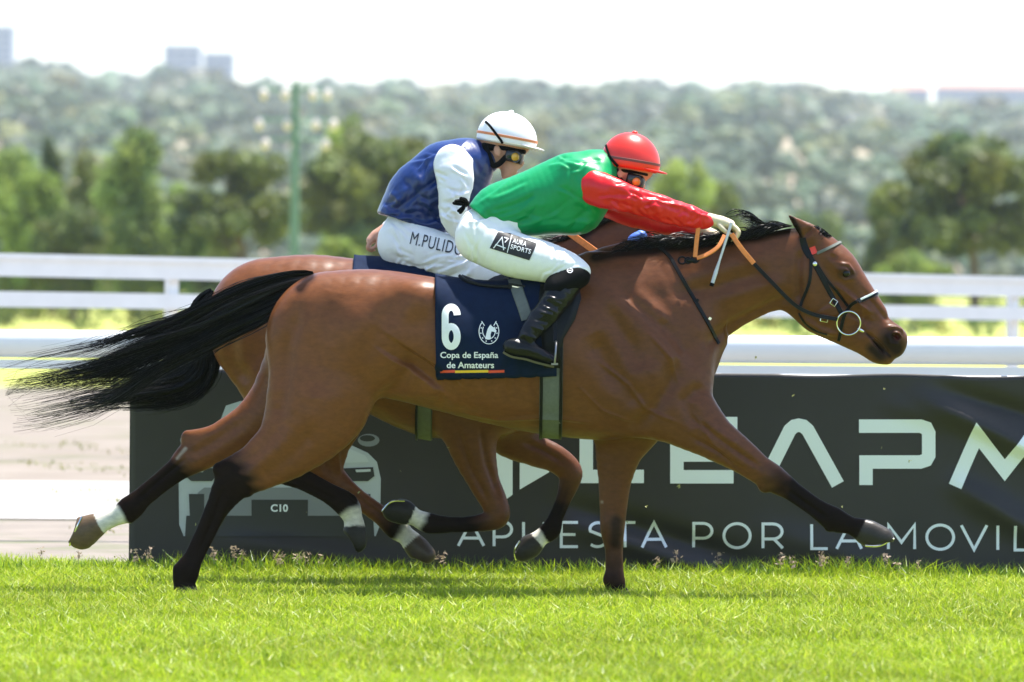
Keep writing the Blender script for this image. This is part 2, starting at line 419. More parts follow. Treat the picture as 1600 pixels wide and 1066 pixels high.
# ------------------------------------------------------------------ the setting
def sheet(name, x0, x1, y0, y1, z, m, nx=2, ny=2, fn=None):
    X, Y = np.meshgrid(np.linspace(x0, x1, nx), np.linspace(y0, y1, ny), indexing='ij')
    Z = np.full_like(X, z) if fn is None else fn(X, Y)
    V = np.stack([X.ravel(), Y.ravel(), Z.ravel()], 1); i, j = np.meshgrid(np.arange(nx - 1), np.arange(ny - 1), indexing='ij'); a = (i * ny + j).ravel()
    return tag(link(name, np_mesh(name, V, np.stack([a, a + ny, a + ny + 1, a + 1], 1)), m), kind='structure')
def ground_mat(name, c1, c2, c3, s1, s2, bump=.5, rough=.9):
    m = mat(name, c1, rough, .5, s1, bump, s2 * 3, bdist=.02, var2=c2); nt = m.node_tree; N = nt.nodes.new; L = nt.links.new; b = nt.nodes['Principled BSDF']
    src = b.inputs['Base Color'].links[0].from_socket; tc = N('ShaderNodeTexCoord'); n = N('ShaderNodeTexNoise'); n.inputs['Scale'].default_value = s2; n.inputs['Detail'].default_value = 5
    L(tc.outputs['Object'], n.inputs['Vector']); mr = N('ShaderNodeMapRange'); mr.inputs['From Min'].default_value = .52; mr.inputs['From Max'].default_value = .68
    L(n.outputs['Fac'], mr.inputs['Value']); mx = N('ShaderNodeMix'); mx.data_type = 'RGBA'; L(mr.outputs[0], mx.inputs[0]); L(src, mx.inputs[6]); mx.inputs[7].default_value = (*c3, 1)
    L(mx.outputs[2], b.inputs['Base Color']); return m
M['soil'] = mat('turf_soil', (.16, .22, .03), .95, .4, 20)
M['meadow'] = ground_mat('dry_meadow', (.36, .36, .05), (.22, .28, .05), (.42, .38, .08), .25, .06)
M['sand'] = ground_mat('pale_sand', (.15, .12, .09), (.22, .185, .15), (.11, .11, .045), .9, .7)
M['gravel'] = ground_mat('weedy_gravel', (.15, .125, .10), (.22, .185, .15), (.10, .115, .04), 1.8, 1.1)
M['concrete'] = mat('pale_concrete', (.32, .30, .275), .85, .08, 2, .2, 30)
M['hillsoil'] = ground_mat('hill_soil', (.33, .24, .17), (.26, .21, .13), (.16, .17, .08), .011, .0045)
sheet('ground', -880, 880, -38, 4950, 0.0, M['meadow'])
sheet('turf', -40, 40, -37, 3.4, .004, M['soil'])
sheet('gravel_strip', -60, 60, 3.4, 10.2, .004, M['gravel'])
sheet('concrete_path', -60, 60, 10.2, 18.2, .012, M['concrete'])
sheet('sandy_ground', -70, 70, 18.2, 62, .004, M['sand'])

RIDGE = ([-900, -200, 0, 60, 150, 220, 300, 420, 520, 640, 700, 800, 900, 1000, 1100, 1180, 1250, 1320, 1400, 1500, 1600, 1800, 2500], [120, 112, 106, 108, 122, 130, 126, 134, 142, 142, 138, 142, 140, 138, 140, 136, 146, 155, 160, 168, 172, 170, 165])
def hill_z(px, Y):
    t = (Y - 700) / 2300.0; r = np.interp(px, *RIDGE)
    zr = EYE + (437 + (px - 800) * .00785 - r) / FPX * (3000 + CAM_D) - 10.2
    tt = np.clip(t, 0, 1); z = zr * (tt ** .85)
    z = z + np.sin(px * .011 + Y * .0045) * 2.6 * np.sin(np.pi * tt) + np.sin(px * .023 - Y * .007) * 1.7 * np.sin(np.pi * tt)
    z = np.where(t > 1, zr + (t - 1) * 42, z)
    return z - .6 * (t <= 0.01)
def hill():
    pxs = np.linspace(-1200, 2800, 121); Ys = np.concatenate([np.linspace(700, 3000, 61), np.linspace(3150, 4900, 12)])
    PX, YY = np.meshgrid(pxs, Ys, indexing='ij'); X = (PX - 800) / FPX * (YY + CAM_D); Z = hill_z(PX, YY)
    V = np.stack([X.ravel(), YY.ravel(), Z.ravel()], 1); ny = len(Ys); i, j = np.meshgrid(np.arange(len(pxs) - 1), np.arange(ny - 1), indexing='ij'); a = (i * ny + j).ravel()
    tag(link('hillside', np_mesh('hillside', V, np.stack([a, a + ny, a + ny + 1, a + 1], 1)), M['hillsoil']), kind='structure')
hill()

def leaf_mat(name, trans=.35):
    return mat(name, (.08, .12, .04), .55, .15, 2, attr=True, trans=trans, spec=.3)
M['leaf'] = leaf_mat('tree_leaves', .5); M['pine'] = leaf_mat('pine_needles', .3); M['far_leaf'] = leaf_mat('far_wood_leaves', .2)
M['bark'] = mat('bark', (.13, .09, .065), .9, .3, 6, .8, 20, bdist=.03)
def leaves(C, R, n, size, col, r, flat=0.0, cvar=.25):
    """n leaf clumps per blob: C centres, R radii; returns quads and colours"""
    C = np.repeat(np.asarray(C, float), n, 0); R = np.repeat(np.asarray(R, float), n, 0); k = len(C)
    d = r.normal(size=(k, 3)); d /= np.linalg.norm(d, axis=1, keepdims=True)
    p = C + d * R * (r.uniform(.25, 1.0, (k, 1)) ** .5)
    nn = r.normal(size=(k, 3)) + d * .8; nn[:, 2] += flat; nn /= np.linalg.norm(nn, axis=1, keepdims=True)
    u = np.cross(nn, r.normal(size=(k, 3))); u /= np.linalg.norm(u, axis=1, keepdims=True); v = np.cross(nn, u)
    s = (size if np.ndim(size) else np.full(k, size)) * r.uniform(.6, 1.4, k); s = s[:, None]
    V = np.stack([p - u * s * .5, p - v * s * .3 + u * s * .1, p + u * s * .6, p + v * s * .32], 1).reshape(-1, 3)
    F = np.arange(4 * k).reshape(-1, 4)
    cc = np.asarray(col, float); cc = np.repeat(cc, n, 0) if cc.ndim == 2 else np.repeat(cc[None], k, 0)
    cc = cc * r.uniform(1 - cvar, 1 + cvar, (k, 1))
    return V, F, np.repeat(cc, 4, 0)
def tree(name, label, cat, px, top, base, hw, Y, col, kind, seed, m, group=None):
    """crown between photo rows top and base (crown foot), trunk down to the ground"""
    r = np.random.default_rng(seed); s = S(Y); foot = P(px, 500, Y); foot.z = 0
    zt, zb = P(px, top, Y).z, P(px, base, Y).z; H = zt - zb; W = hw * s
    e = empty(name, (foot.x, Y, 0)); C = []; R = []
    nb = 54 if kind == 'pine' else 44
    for i in range(nb):
        if kind == 'poplar':
            f = r.uniform(0, 1); w = W * (.32 + .68 * math.sin(math.pi * min(f * .85 + .12, 1)) ** .8) * (1 - .55 * f); a = r.uniform(0, 6.28); q = r.uniform(.2, .9)
            C.append((math.cos(a) * w * q, math.sin(a) * w * q, zb + H * (.04 + .86 * f))); R.append((W * .30, W * .30, H * .11))
        elif kind == 'pine':
            a = r.uniform(0, 6.28); q = r.uniform(0, 1) ** .5; f = r.uniform(.0, 1); prof = math.sqrt(max(1 - (f * 1.6 - .62) ** 2 * .95, .04))
            C.append((math.cos(a) * W * q * prof, math.sin(a) * W * q * prof, zb + H * (.10 + .78 * f))); R.append((W * .22, W * .22, H * .12))
        else:
            a = r.uniform(0, 6.28); q = r.uniform(0, 1) ** .5; f = r.uniform(0, 1); prof = math.sqrt(max(1 - (f * 1.7 - .8) ** 2, .05))
            C.append((math.cos(a) * W * q * prof * .85, math.sin(a) * W * q * prof * .85, zb + H * (.06 + .84 * f))); R.append((W * .28, W * .28, H * .13))
    C = np.array(C); bc = np.asarray(col)[None] * r.uniform(.65, 1.35, (nb, 1)) * np.array([1, 1, 1])[None] + np.array([.02, .012, 0])[None] * r.normal(size=(nb, 1))
    V, F, K = leaves(C, R, 130, max(.2, W * .12), np.clip(bc, .01, .6), r)
    link('crown', np_mesh('crown', V, F, False, K), m, e)
    b = MB(); th = max(.10, W * .055); z1 = zb + H * .55
    b.tube([(0, 0, 0), (th * .6, 0, zb * .5), (-th * .3, th * .4, zb + H * .15), (th * .3, 0, z1)], [th * 1.3, th, th * .8, th * .3], 8)
    for i in range(9):
        t = C[r.integers(nb)]; z0 = max(zb * .75, zb - .5) + r.uniform(0, H * .3)
        b.tube([(0, 0, z0), (t[0] * .5, t[1] * .5, (z0 + t[2]) / 2 + .1), tuple(t)], [th * .45, th * .3, th * .1], 6)
    b.build('trunk', M['bark'], e)
    return tag(e, label, cat, group)
def wood(name, label, N, px_r, Yf, rp, col, n, m, seed, clear=(), solid=False):
    """a far wood that reads as one mass"""
    r = np.random.default_rng(seed); C = []; R = []; K = []; sz = []
    while len(C) < N:
        px = r.uniform(*px_r); Y = Yf(r); 
        X = (px - 800) / FPX * (Y + CAM_D); z = float(hill_z(px, Y)) if Y > 690 else 0.0
        py = 437 + (px - 800) * .00785 - (z - EYE) / (Y + CAM_D) * FPX
        if any(((px - a) / c) ** 2 + ((py - b) / d) ** 2 < 1 for a, b, c, d in clear): continue
        q = r.uniform(*rp) * S(Y)
        base = np.array(col) * r.uniform(.35, 1.7) + np.array([.035, .02, -.005]) * max(0, r.normal())
        for _ in range(2 if solid else 3):
            C.append((X + r.normal() * q * .45, Y + r.normal() * q * .45, z + q * r.uniform(.35, .95))); R.append((q * .72, q * .72, q * .6)); K.append(np.clip(base * r.uniform(.8, 1.2), .01, .5)); sz += [q * .34] * n
    V, F, K2 = leaves(C, R, n, np.array(sz), np.array(K), r)
    if solid:                                           # rounded crowns under the loose leaf clumps
        bm = bmesh.new(); bmesh.ops.create_icosphere(bm, subdivisions=2, radius=1.0); iv = np.array([v.co[:] for v in bm.verts]); bf = np.array([[v.index for v in f.verts] for f in bm.faces]); bm.free()
        A = np.array(C); B = np.array(R) * .92; k = len(A); lump = 1 + .22 * r.normal(size=(k, len(iv), 1)); W = A[:, None, :] + iv[None] * B[:, None, :] * lump
        n0 = len(V); F2 = (bf[None] + (np.arange(k) * len(iv))[:, None, None]).reshape(-1, 3) + n0; F2 = np.concatenate([F2, F2[:, 2:]], 1); T = np.concatenate([F[:, :3], F[:, [0, 2, 3]]]); F = np.concatenate([T, F2[:, :3]])
        kc = np.repeat(np.array(K), len(iv), 0) * np.clip(1 + .18 * r.normal(size=(k * len(iv), 1)), .5, 1.6); V = np.concatenate([V, W.reshape(-1, 3)]); K2 = np.concatenate([K2, kc])
    return tag(link(name, np_mesh(name, V, F, False, K2), m), label, 'trees' if label else None, kind='stuff')
wood('hillside_wood', 'grey-green wood of small trees covering the far hillside', 5200, (-350, 1950), lambda r: 700 + 2300 * r.uniform(0, 1) ** 1.9, (15, 42), (.052, .086, .042), 14, M['far_leaf'], 21,
     clear=((190, 184, 34, 20), (1228, 230, 22, 24), (1303, 230, 24, 28), (1230, 254, 12, 16), (1370, 345, 30, 20), (1375, 246, 20, 14), (290, 214, 14, 12), (265, 232, 14, 12), (12, 196, 12, 18)), solid=True)
wood('ridge_wood', 'taller trees standing along the crest of the hill', 130, (-350, 1950), lambda r: r.uniform(2890, 3020), (20, 38), (.06, .085, .045), 16, M['far_leaf'], 22, solid=True)
wood('scrub', 'low green scrub growing beyond the white fence', 620, (-350, 1950), lambda r: r.uniform(150, 290), (16, 40), (.085, .125, .035), 22, M['leaf'], 23)

OLIVE, POP, PINEC, LIME = (.17, .20, .05), (.22, .30, .085), (.15, .18, .05), (.24, .31, .075)
tree('poplar_tree', 'broad light green poplar at the far left edge beyond the fence', 'tree', 15, 222, 470, 100, 215, POP, 'poplar', 31, M['leaf'])
tree('cypress_tree', 'narrow dark green tree rising between the two left poplars', 'tree', 78, 212, 470, 36, 235, (.055, .085, .035), 'poplar', 32, M['leaf'])
tree('poplar_tree', 'small yellowish green poplar between dark cypress and tall poplar', 'tree', 134, 232, 470, 62, 228, (.17, .20, .055), 'poplar', 33, M['leaf'])
tree('poplar_tree', 'tall pointed green poplar left of the round pine', 'tree', 207, 194, 475, 92, 210, POP, 'poplar', 34, M['leaf'])
tree('round_tree', 'low leafy tree in front of the tall pointed poplar', 'tree', 112, 320, 475, 70, 195, (.13, .17, .05), 'round', 35, M['leaf'])
tree('stone_pine', 'broad olive stone pine left of the floodlight mast', 'tree', 378, 226, 400, 108, 205, PINEC, 'pine', 36, M['pine'])
tree('stone_pine', 'dark broad stone pine behind the rider in blue', 'tree', 590, 208, 405, 132, 212, PINEC, 'pine', 37, M['pine'])
tree('round_tree', 'bright lime green tree peeping above the stone pines', 'tree', 540, 178, 400, 50, 250, LIME, 'round', 38, M['leaf'])
tree('stone_pine', 'large round stone pine at the right edge beyond the fence', 'tree', 1520, 205, 400, 142, 205, (.13, .165, .055), 'pine', 39, M['pine'])
tree('round_tree', 'bright green tree behind the red capped rider', 'tree', 1062, 245, 440, 60, 235, LIME, 'round', 40, M['leaf'])
tree('round_tree', 'small bright green tree left of the outstretched arms', 'tree', 1130, 285, 440, 42, 240, (.17, .22, .055), 'round', 41, M['leaf'])
tree('round_tree', 'low lime bush below the right stone pine', 'bush', 1425, 392, 480, 62, 190, LIME, 'round', 42, M['leaf'])

tree('round_tree', 'pale green tree between the left edge poplar and the cypress', 'tree', 48, 258, 480, 70, 205, (.22, .30, .07), 'round', 43, M['leaf'])
tree('round_tree', 'mid green rounded tree just left of the olive stone pine', 'tree', 268, 284, 480, 62, 212, (.17, .25, .06), 'round', 44, M['leaf'])
tree('round_tree', 'light green tree right behind the tall pointed poplar', 'tree', 168, 268, 480, 52, 240, (.23, .30, .07), 'round', 45, M['leaf'])
tree('round_tree', 'low grey-green tree under the olive stone pine', 'tree', 330, 330, 480, 56, 230, (.13, .18, .06), 'round', 46, M['leaf'])
tree('round_tree', 'yellow-green bush at the foot of the floodlight mast', 'bush', 520, 372, 480, 50, 190, LIME, 'round', 47, M['leaf'])
tree('round_tree', 'grey-green tree between the raised arms and the right pine', 'tree', 1275, 330, 480, 70, 260, (.13, .18, .07), 'round', 48, M['leaf'])
tree('round_tree', 'darker rounded tree tucked beside the right stone pine', 'tree', 1385, 310, 470, 48, 225, (.12, .16, .05), 'round', 49, M['leaf'])

# far buildings on the plateau behind the ridge
M['tower'] = mat('pale_facade', (.20, .24, .33), .7, .06, .02); M['tower_glass'] = mat('blue_glazing', (.08, .12, .20), .25, .2, .05); M['roof'] = mat('clay_roof', (.36, .17, .11), .85, .1, .1)
def tower(name, label, x0, x1, top, Y, floors, dep=18, roof=False):
    a, b = P(x0, top, Y), P(x1, top, Y); z0 = float(hill_z((x0 + x1) / 2, Y)) - 1.5; W = b.x - a.x; H = a.z - z0
    e = empty(name, ((a.x + b.x) / 2, Y, z0)); k = MB(); k.box((0, dep / 2, H / 2), (W, dep, H)); k.box((0, dep / 2, H + .6), (W + .8, dep + .8, 1.2)); k.build('wall', M['tower'], e, False)
    if roof: k = MB(); k.add([(-W / 2 - .5, -.6, H + 1.21), (W / 2 + .5, -.6, H + 1.21), (W / 2 + .5, dep + .6, H + 1.21), (-W / 2 - .5, dep + .6, H + 1.21), (-W / 2 + 2, dep / 2, H + 4), (W / 2 - 2, dep / 2, H + 4)], [(0, 1, 5, 4), (1, 2, 5), (2, 3, 4, 5), (3, 0, 4), (3, 2, 1, 0)]); k.build('roof', M['roof'], e, False)
    for f in range(floors):
        z = H - 2.4 - f * 3.4
        if z < 1.5: break
        nw = max(2, int(W / 4.5))
        for i in range(nw):
            k = MB(); k.box((-W / 2 + W * (i + .5) / nw, -.05, z), (W / nw * .72, .3, 1.9)); k.build('window', M['tower_glass'], e, False)
    return tag(e, label, 'building')
tower('office_tower', 'bluish tower block cut by the left edge of the photo', -22, 19, 44, 3300, 8, 24)
tower('office_tower', 'wider and taller of the two pale blue blocks on the skyline', 256, 312, 74, 3300, 8, 24)
tower('office_tower', 'smaller pale block just right of the wide skyline block', 318, 364, 86, 3340, 7, 24)
tower('apartment_block', 'long low pale building on the skyline at the right edge', 1465, 1640, 141, 3250, 4, 18, True)
tower('apartment_block', 'small red-roofed building on the right of the skyline', 1390, 1452, 143, 3280, 4, 18, True)

# floodlight mast
M['mast_paint'] = mat('green_mast_paint', (.10, .20, .15), .5, .1, 3); M['lamp_glass'] = mat('lamp_glass', (.85, .82, .80), .12, coat=.5); M['lamp_shell'] = mat('lamp_shell', (.62, .54, .53), .5)
def mast():
    Y = 120; top = P(462, 126, Y); e = empty('floodlight_mast', (top.x, Y, 0)); H = top.z; s = S(Y)
    k = MB(); k.tube([(0, 0, 0), (0, 0, H * .5), (0, 0, H)], [.115, .10, .075], 12); k.build('pole', M['mast_paint'], e)
    for zz, xs in ((148, (413, 446, 489, 512)), (195, (406, 450, 494, 522)), (226, (416, 510))):
        z = P(462, zz, Y).z; k = MB(); k.tube([((min(xs) - 462) * s, 0, z + .12), ((max(xs) - 462) * s, 0, z + .12)], .03, 8); k.build('crossarm', M['mast_paint'], e)
        for x in xs:
            c = ((x - 462) * s, -.12, z); k = MB(); k.ell(c, (.10, .13, .10), Matrix.Rotation(rad(90), 3, 'X'), 14, 6, 0, math.pi / 2); o = k.build('lamp', M['lamp_shell'], e)
            k = MB(); k.ell((c[0], c[1] - .012, c[2]), (.09, .09, .025), Matrix.Rotation(rad(70), 3, 'X'), 14, 5, 0, math.pi / 2); k.build('lens', M['lamp_glass'], o)
    tag(e, 'green floodlight mast with clusters of lamps behind the rider in blue', 'mast')
mast()

# white fences
M['white_rail'] = mat('white_rail_plastic', (.80, .80, .80), .35, .04, 3, .05, 20); M['white_wood'] = mat('white_painted_wood', (.86, .85, .83), .55, .05, 4, .2, 30)
def front_rail():
    Y = 7.0; e = empty('running_rail', (0, Y, 0)); z = P(800, 543, Y).z; L = 16; k = MB(); V = []
    n = 20
    for x in (-L, L):
        for i in range(n):
            a = 2 * math.pi * i / n; V.append((x, .055 * math.cos(a), z + .081 * math.sin(a)))
    k.add(V, [(i, (i + 1) % n, n + (i + 1) % n, n + i) for i in range(n)]); k.build('top_rail', M['white_rail'], e)
    k = MB(); k.box((0, -.02, P(800, 575, Y).z), (2 * L, .05, .052)); k.build('lower_strip', M['white_rail'], e, False)
    for x in (-14.2, -9.6, -4.4, .3, 5.0, 9.7, 14.3):
        k = MB(); k.tube([(x, .05, 0), (x, .05, z * .55), (x, .04, z * .85), (x, 0, z)], .028, 10); k.build('post', M['white_rail'], e)
    tag(e, 'white oval plastic running rail directly behind the dark banner', 'rail')
front_rail()
def far_fence():
    A, B = P(-100, 412, 24), P(1700, 451, 33); d = (B - A); d.z = 0; ang = math.atan2(d.y, d.x); mid = (A + B) / 2; e = empty('paddock_fence', (mid.x, mid.y, 0)); e.rotation_euler.z = ang; L = d.length + 14
    def zc(f, p0, p1): return P(800, p0, 28.5).z
    z1, z2 = P(800, 432, 28.5).z, P(800, 480, 28.5).z
    u = Vector((math.cos(ang), math.sin(ang), 0)); C0, C1 = P(-100, 466, 24), P(1700, 492, 33); hl = d.length / 2
    sl1 = (B.z - A.z) / d.length; sl2 = (C1.z - C0.z) / d.length; z1, z2 = (A.z + B.z) / 2, (C0.z + C1.z) / 2
    def rail(z, sl, h, y, th):
        k = MB(); k.box((0, 0, 0), (L, th, h)); k.V = [(v[0], v[1] + y, v[2] + z + sl * v[0]) for v in k.V]; return k
    k = rail(z1, sl1, .188, 0, .06); k2 = rail(z1 + .075, sl1, .05, -.042, .02); k.add(k2.V, k2.F); k.build('rail', M['white_wood'], e, False)
    k = rail(z2, sl2, .132, 0, .06); k.build('rail', M['white_wood'], e, False)
    for px in (-560, -163, 235, 640, 1010, 1575, 2020):
        f = (px + 100) / 1800; p = A.lerp(B, f); x = (p - mid).dot(u); k = MB(); zt = z1 + sl1 * x + .1; k.box((x, .075, zt / 2), (.10, .07, zt)); k.build('post', M['white_wood'], e, False)
    tag(e, 'tall white two-rail wooden fence beyond the running rail', 'fence')
far_fence()

# haze between here and the ridge
def haze():
    k = MB(); k.box((0, 2468, 96), (1800, 5012, 194)); o = k.build('haze', None, None, False); m = bpy.data.materials.new('haze_air'); m.use_nodes = True; nt = m.node_tree
    for n in list(nt.nodes): nt.nodes.remove(n)
    v = nt.nodes.new('ShaderNodeVolumePrincipled'); v.inputs['Color'].default_value = (.74, .84, .96, 1); v.inputs['Density'].default_value = 0.00010; v.inputs['Anisotropy'].default_value = .2
    out = nt.nodes.new('ShaderNodeOutputMaterial'); nt.links.new(v.outputs[0], out.inputs['Volume']); o.data.materials.append(m); tag(o, kind='stuff')
haze()

# turf: real blades
def grass(name, N, x0, x1, y0, y1, h, w, cols, seed, lean=.35, dens=None):
    r = np.random.default_rng(seed); x = r.uniform(x0, x1, N); y = r.uniform(y0, y1, N)
    hh = h * r.uniform(.45, 1.25, N) * (1 + .25 * np.sin(x * 3.1 + 1.3 * np.sin(y * 2.7)) * np.sin(y * 4.3 + x))
    if dens is not None: hh = hh * dens(x, y)
    a = r.uniform(0, 6.28, N); l = np.abs(r.normal(size=N)) * lean * hh; b = r.uniform(0, 6.28, N); ww = w * r.uniform(.6, 1.4, N)
    ux, uy = np.cos(a) * ww, np.sin(a) * ww; lx, ly = np.cos(b) * l, np.sin(b) * l
    p = np.stack([x, y, np.zeros(N)], 1); u = np.stack([ux, uy, np.zeros(N)], 1)
    m = p + np.stack([lx * .35, ly * .35, hh * .6], 1); t = p + np.stack([lx * 1.3, ly * 1.3, hh], 1)
    V = np.stack([p - u, p + u, m + u * .8, m - u * .8, t], 1).reshape(-1, 3); i = np.arange(N)[:, None] * 5
    F = np.concatenate([i + np.array([0, 1, 2]), i + np.array([0, 2, 3]), i + np.array([3, 2, 4])])
    c = np.array(cols)[r.integers(0, len(cols), N)] * r.uniform(.75, 1.25, (N, 1)); patch = .5 + .5 * np.sin(x * 1.3 + 2 * np.sin(y * .9)); c = c * (1 - .16 * patch[:, None])
    return link(name, np_mesh(name, V, F, False, np.repeat(c, 5, 0)), M['blade'])
M['blade'] = mat('grass_blades', (.15, .3, .03), .42, attr=True, trans=.5, spec=.4)
GC = [(.34, .44, .018), (.28, .39, .015), (.38, .47, .03), (.24, .35, .015), (.44, .46, .07)]
tag(grass('grass', 240000, -3.6, 3.6, -8.6, 3.3, .064, .0033, GC, 51, .75), 'bright short racecourse turf under the horses', 'grass', kind='stuff')
tag(grass('long_grass', 9000, -3.9, 3.9, 1.95, 2.35, .105, .0028, GC[:2] + [(.10, .20, .02)], 52, .5), 'longer grass growing along the foot of the banner', 'grass', kind='stuff')
tag(grass('weeds', 5000, -9, -1.2, 3.6, 30, .035, .008, [(.22, .25, .06), (.28, .26, .08)], 53, .8, lambda x, y: (np.sin(x * 1.7 + y * .6) * np.sin(y * .5 + .7 * x) > .35) + .02), 'scattered low weeds on the pale ground left of the banner', 'weeds', kind='stuff')
def seed_heads():
    r = np.random.default_rng(54); V = []; F = []
    for k in range(28):
        cx = r.choice([-2.0, -1.5, -1.3, -1.15, -.6, .9, 1.6, 1.75, 2.0, 2.3]) + r.normal() * .16; cy = r.uniform(2.0, 2.3); h = r.uniform(.09, .15)
        for j in range(22):
            c = np.array([cx + r.normal() * .012, cy + r.normal() * .012, h + r.uniform(-.045, .02)]); u = r.normal(size=3) * .005; v = r.normal(size=3) * .005; n = len(V) * 4
            V.append([c - u, c - v, c + u, c + v]); F.append([n, n + 1, n + 2, n + 3])
        c = np.array([cx, cy, 0]); n = len(V) * 4; V.append([c + (-.001, 0, 0), c + (.001, 0, 0), c + (.001, 0, h), c + (-.001, 0, h)]); F.append([n, n + 1, n + 2, n + 3])
    tag(link('seed_heads', np_mesh('seed_heads', np.array(V).reshape(-1, 3), F, False), mat('seed_head', (.40, .30, .22), .8, trans=.3)), 'pinkish grass seed heads along the foot of the banner', 'grass', kind='stuff')
seed_heads()
def turf_bits():
    r = np.random.default_rng(57); V = []; F = []
    for (px, py) in ((1381, 608), (1378, 700), (1240, 618), (1000, 608), (625, 736), (470, 742), (480, 800), (255, 860), (210, 860), (540, 690), (560, 770), (700, 700), (1060, 760), (1180, 560), (1010, 790), (980, 815), (640, 905), (350, 800), (305, 820), (1316, 792), (760, 880), (600, 900), (1420, 720), (180, 870)):
        c = np.array(P(px, py, r.uniform(-.3, .9))); 
        for _ in range(3):
            u = r.normal(size=3) * .0045; v = r.normal(size=3) * .0032; n = len(V) * 4; q = c + r.normal(size=3) * .003; V.append([q - u, q - v, q + u, q + v]); F.append([n, n + 1, n + 2, n + 3])
    tag(link('turf_bits', np_mesh('turf_bits', np.array(V).reshape(-1, 3), F, False), mat('turf_bit', (.30, .30, .12), .8, trans=.3)), 'tiny bits of turf thrown up around the hooves', 'turf', kind='stuff')
turf_bits()

# ------------------------------------------------------------------ lettering helpers
def text_pts(body, size=1.0, bold=0.0, sx=1.0, spacing=1.0):
    c = bpy.data.curves.new('lettering', 'FONT'); c.body = body; c.size = size; c.offset = bold; c.space_character = spacing; c.resolution_u = 4; c.fill_mode = 'FRONT'
    o = bpy.data.objects.new('lettering', c); COL.objects.link(o); dg = bpy.context.evaluated_depsgraph_get(); dg.update()
    me = bpy.data.meshes.new_from_object(o.evaluated_get(dg)); bpy.data.objects.remove(o); bpy.data.curves.remove(c)
    V = [Vector((v.co.x * sx, v.co.y, 0)) for v in me.vertices]; F = [tuple(p.vertices) for p in me.polygons]; bpy.data.meshes.remove(me); return V, F
def fit_text(body, box, bold=0.0, spacing=1.0, slant=0.0, rot=0.0):
    """letters fitted into the pixel box (x0, y0, x1, y1) = left, top, right, bottom, then turned by rot about its centre"""
    V, F = text_pts(body, 1.0, bold, 1.0, spacing); x0, x1 = min(v.x for v in V), max(v.x for v in V); y0, y1 = min(v.y for v in V), max(v.y for v in V)
    cx, cy = (box[0] + box[2]) / 2, (box[1] + box[3]) / 2; out = []
    for v in V:
        px = box[0] + (v.x - x0) / (x1 - x0) * (box[2] - box[0]); py = box[3] - (v.y - y0) / (y1 - y0) * (box[3] - box[1]); px += slant * (cy - py)
        dx, dy = px - cx, py - cy; out.append((cx + dx * math.cos(rot) - dy * math.sin(rot), cy + dx * math.sin(rot) + dy * math.cos(rot)))
    return out, F
def stroke_poly(lines, w):
    """monoline strokes as quads with mitred joints, pixel space"""
    V = []; F = []
    for L in lines:
        L = [p for i, p in enumerate(L) if i == 0 or math.dist(p, L[i - 1]) > .3]
        closed = L[0] == L[-1]; q = [np.array(p, float) for p in (L[:-1] if closed else L)]; n = len(q); b = len(V)
        for i in range(n):
            p = q[i]; a = q[(i - 1) % n] if (closed or i > 0) else None; c = q[(i + 1) % n] if (closed or i < n - 1) else None
            d0 = (p - a) / (np.linalg.norm(p - a) + 1e-9) if a is not None else None; d1 = (c - p) / (np.linalg.norm(c - p) + 1e-9) if c is not None else None
            if d0 is None: d0 = d1
            if d1 is None: d1 = d0
            n0 = np.array([-d0[1], d0[0]]); n1 = np.array([-d1[1], d1[0]]); m = n0 + n1; m /= np.linalg.norm(m) + 1e-9; k = w / 2 / max(.45, m @ n0)
            V += [tuple(p + m * k), tuple(p - m * k)]
        for i in range(n if closed else n - 1): j = (i + 1) % n; F.append((b + 2 * i, b + 2 * j, b + 2 * j + 1, b + 2 * i + 1))
    return V, F
def arc(cx, cy, rx, ry, a0, a1, n=14): return [(cx + rx * math.cos(rad(a0 + (a1 - a0) * i / n)), cy - ry * math.sin(rad(a0 + (a1 - a0) * i / n))) for i in range(n + 1)]
def refine(V, F, L):
    """cut faces until no edge is longer than L (pixels)"""
    bm = bmesh.new(); vs = [bm.verts.new((v[0], v[1], 0)) for v in V]
    for f in F:
        try: bm.faces.new([vs[i] for i in f])
        except ValueError: pass
    bmesh.ops.triangulate(bm, faces=bm.faces)
    for _ in range(5):
        E = [e for e in bm.edges if e.calc_length() > L]
        if not E: break
        bmesh.ops.subdivide_edges(bm, edges=E, cuts=1); bmesh.ops.triangulate(bm, faces=bm.faces)
    bm.verts.index_update(); R = [(v.co.x, v.co.y) for v in bm.verts], [tuple(v.index for v in f.verts) for f in bm.faces]; bm.free(); return R
def decal(name, VF, m, parent, put, L=6):
    V, F = refine(*VF, L); me = py_mesh(name, [put(*v) for v in V], F); bm = bmesh.new(); bm.from_mesh(me)
    for f in bm.faces: f.normal_update()
    fl = [f for f in bm.faces if f.normal.y > 0]; bmesh.ops.reverse_faces(bm, faces=fl); bm.to_mesh(me); bm.free()
    o = link(name, me, m, None)
    if parent is not None: o.parent = parent; o.matrix_parent_inverse = parent.matrix_basis.inverted()
    return o
def putter(T, Y0, off, sgn=1):
    last = [Y0 - .3]
    def put(px, py):
        a = P(px, py, last[0]); h = hit_side(T, a.x, a.z, Y0 - 2.0, 1, 0)
        if h is None: return (a.x, last[0] - off, a.z)
        last[0] = h[0].y; a = P(px, py, last[0]); h2 = hit_side(T, a.x, a.z, Y0 - 2.0, 1, 0); y = (h2 or h)[0].y
        return (a.x, y - off, a.z)
    return put

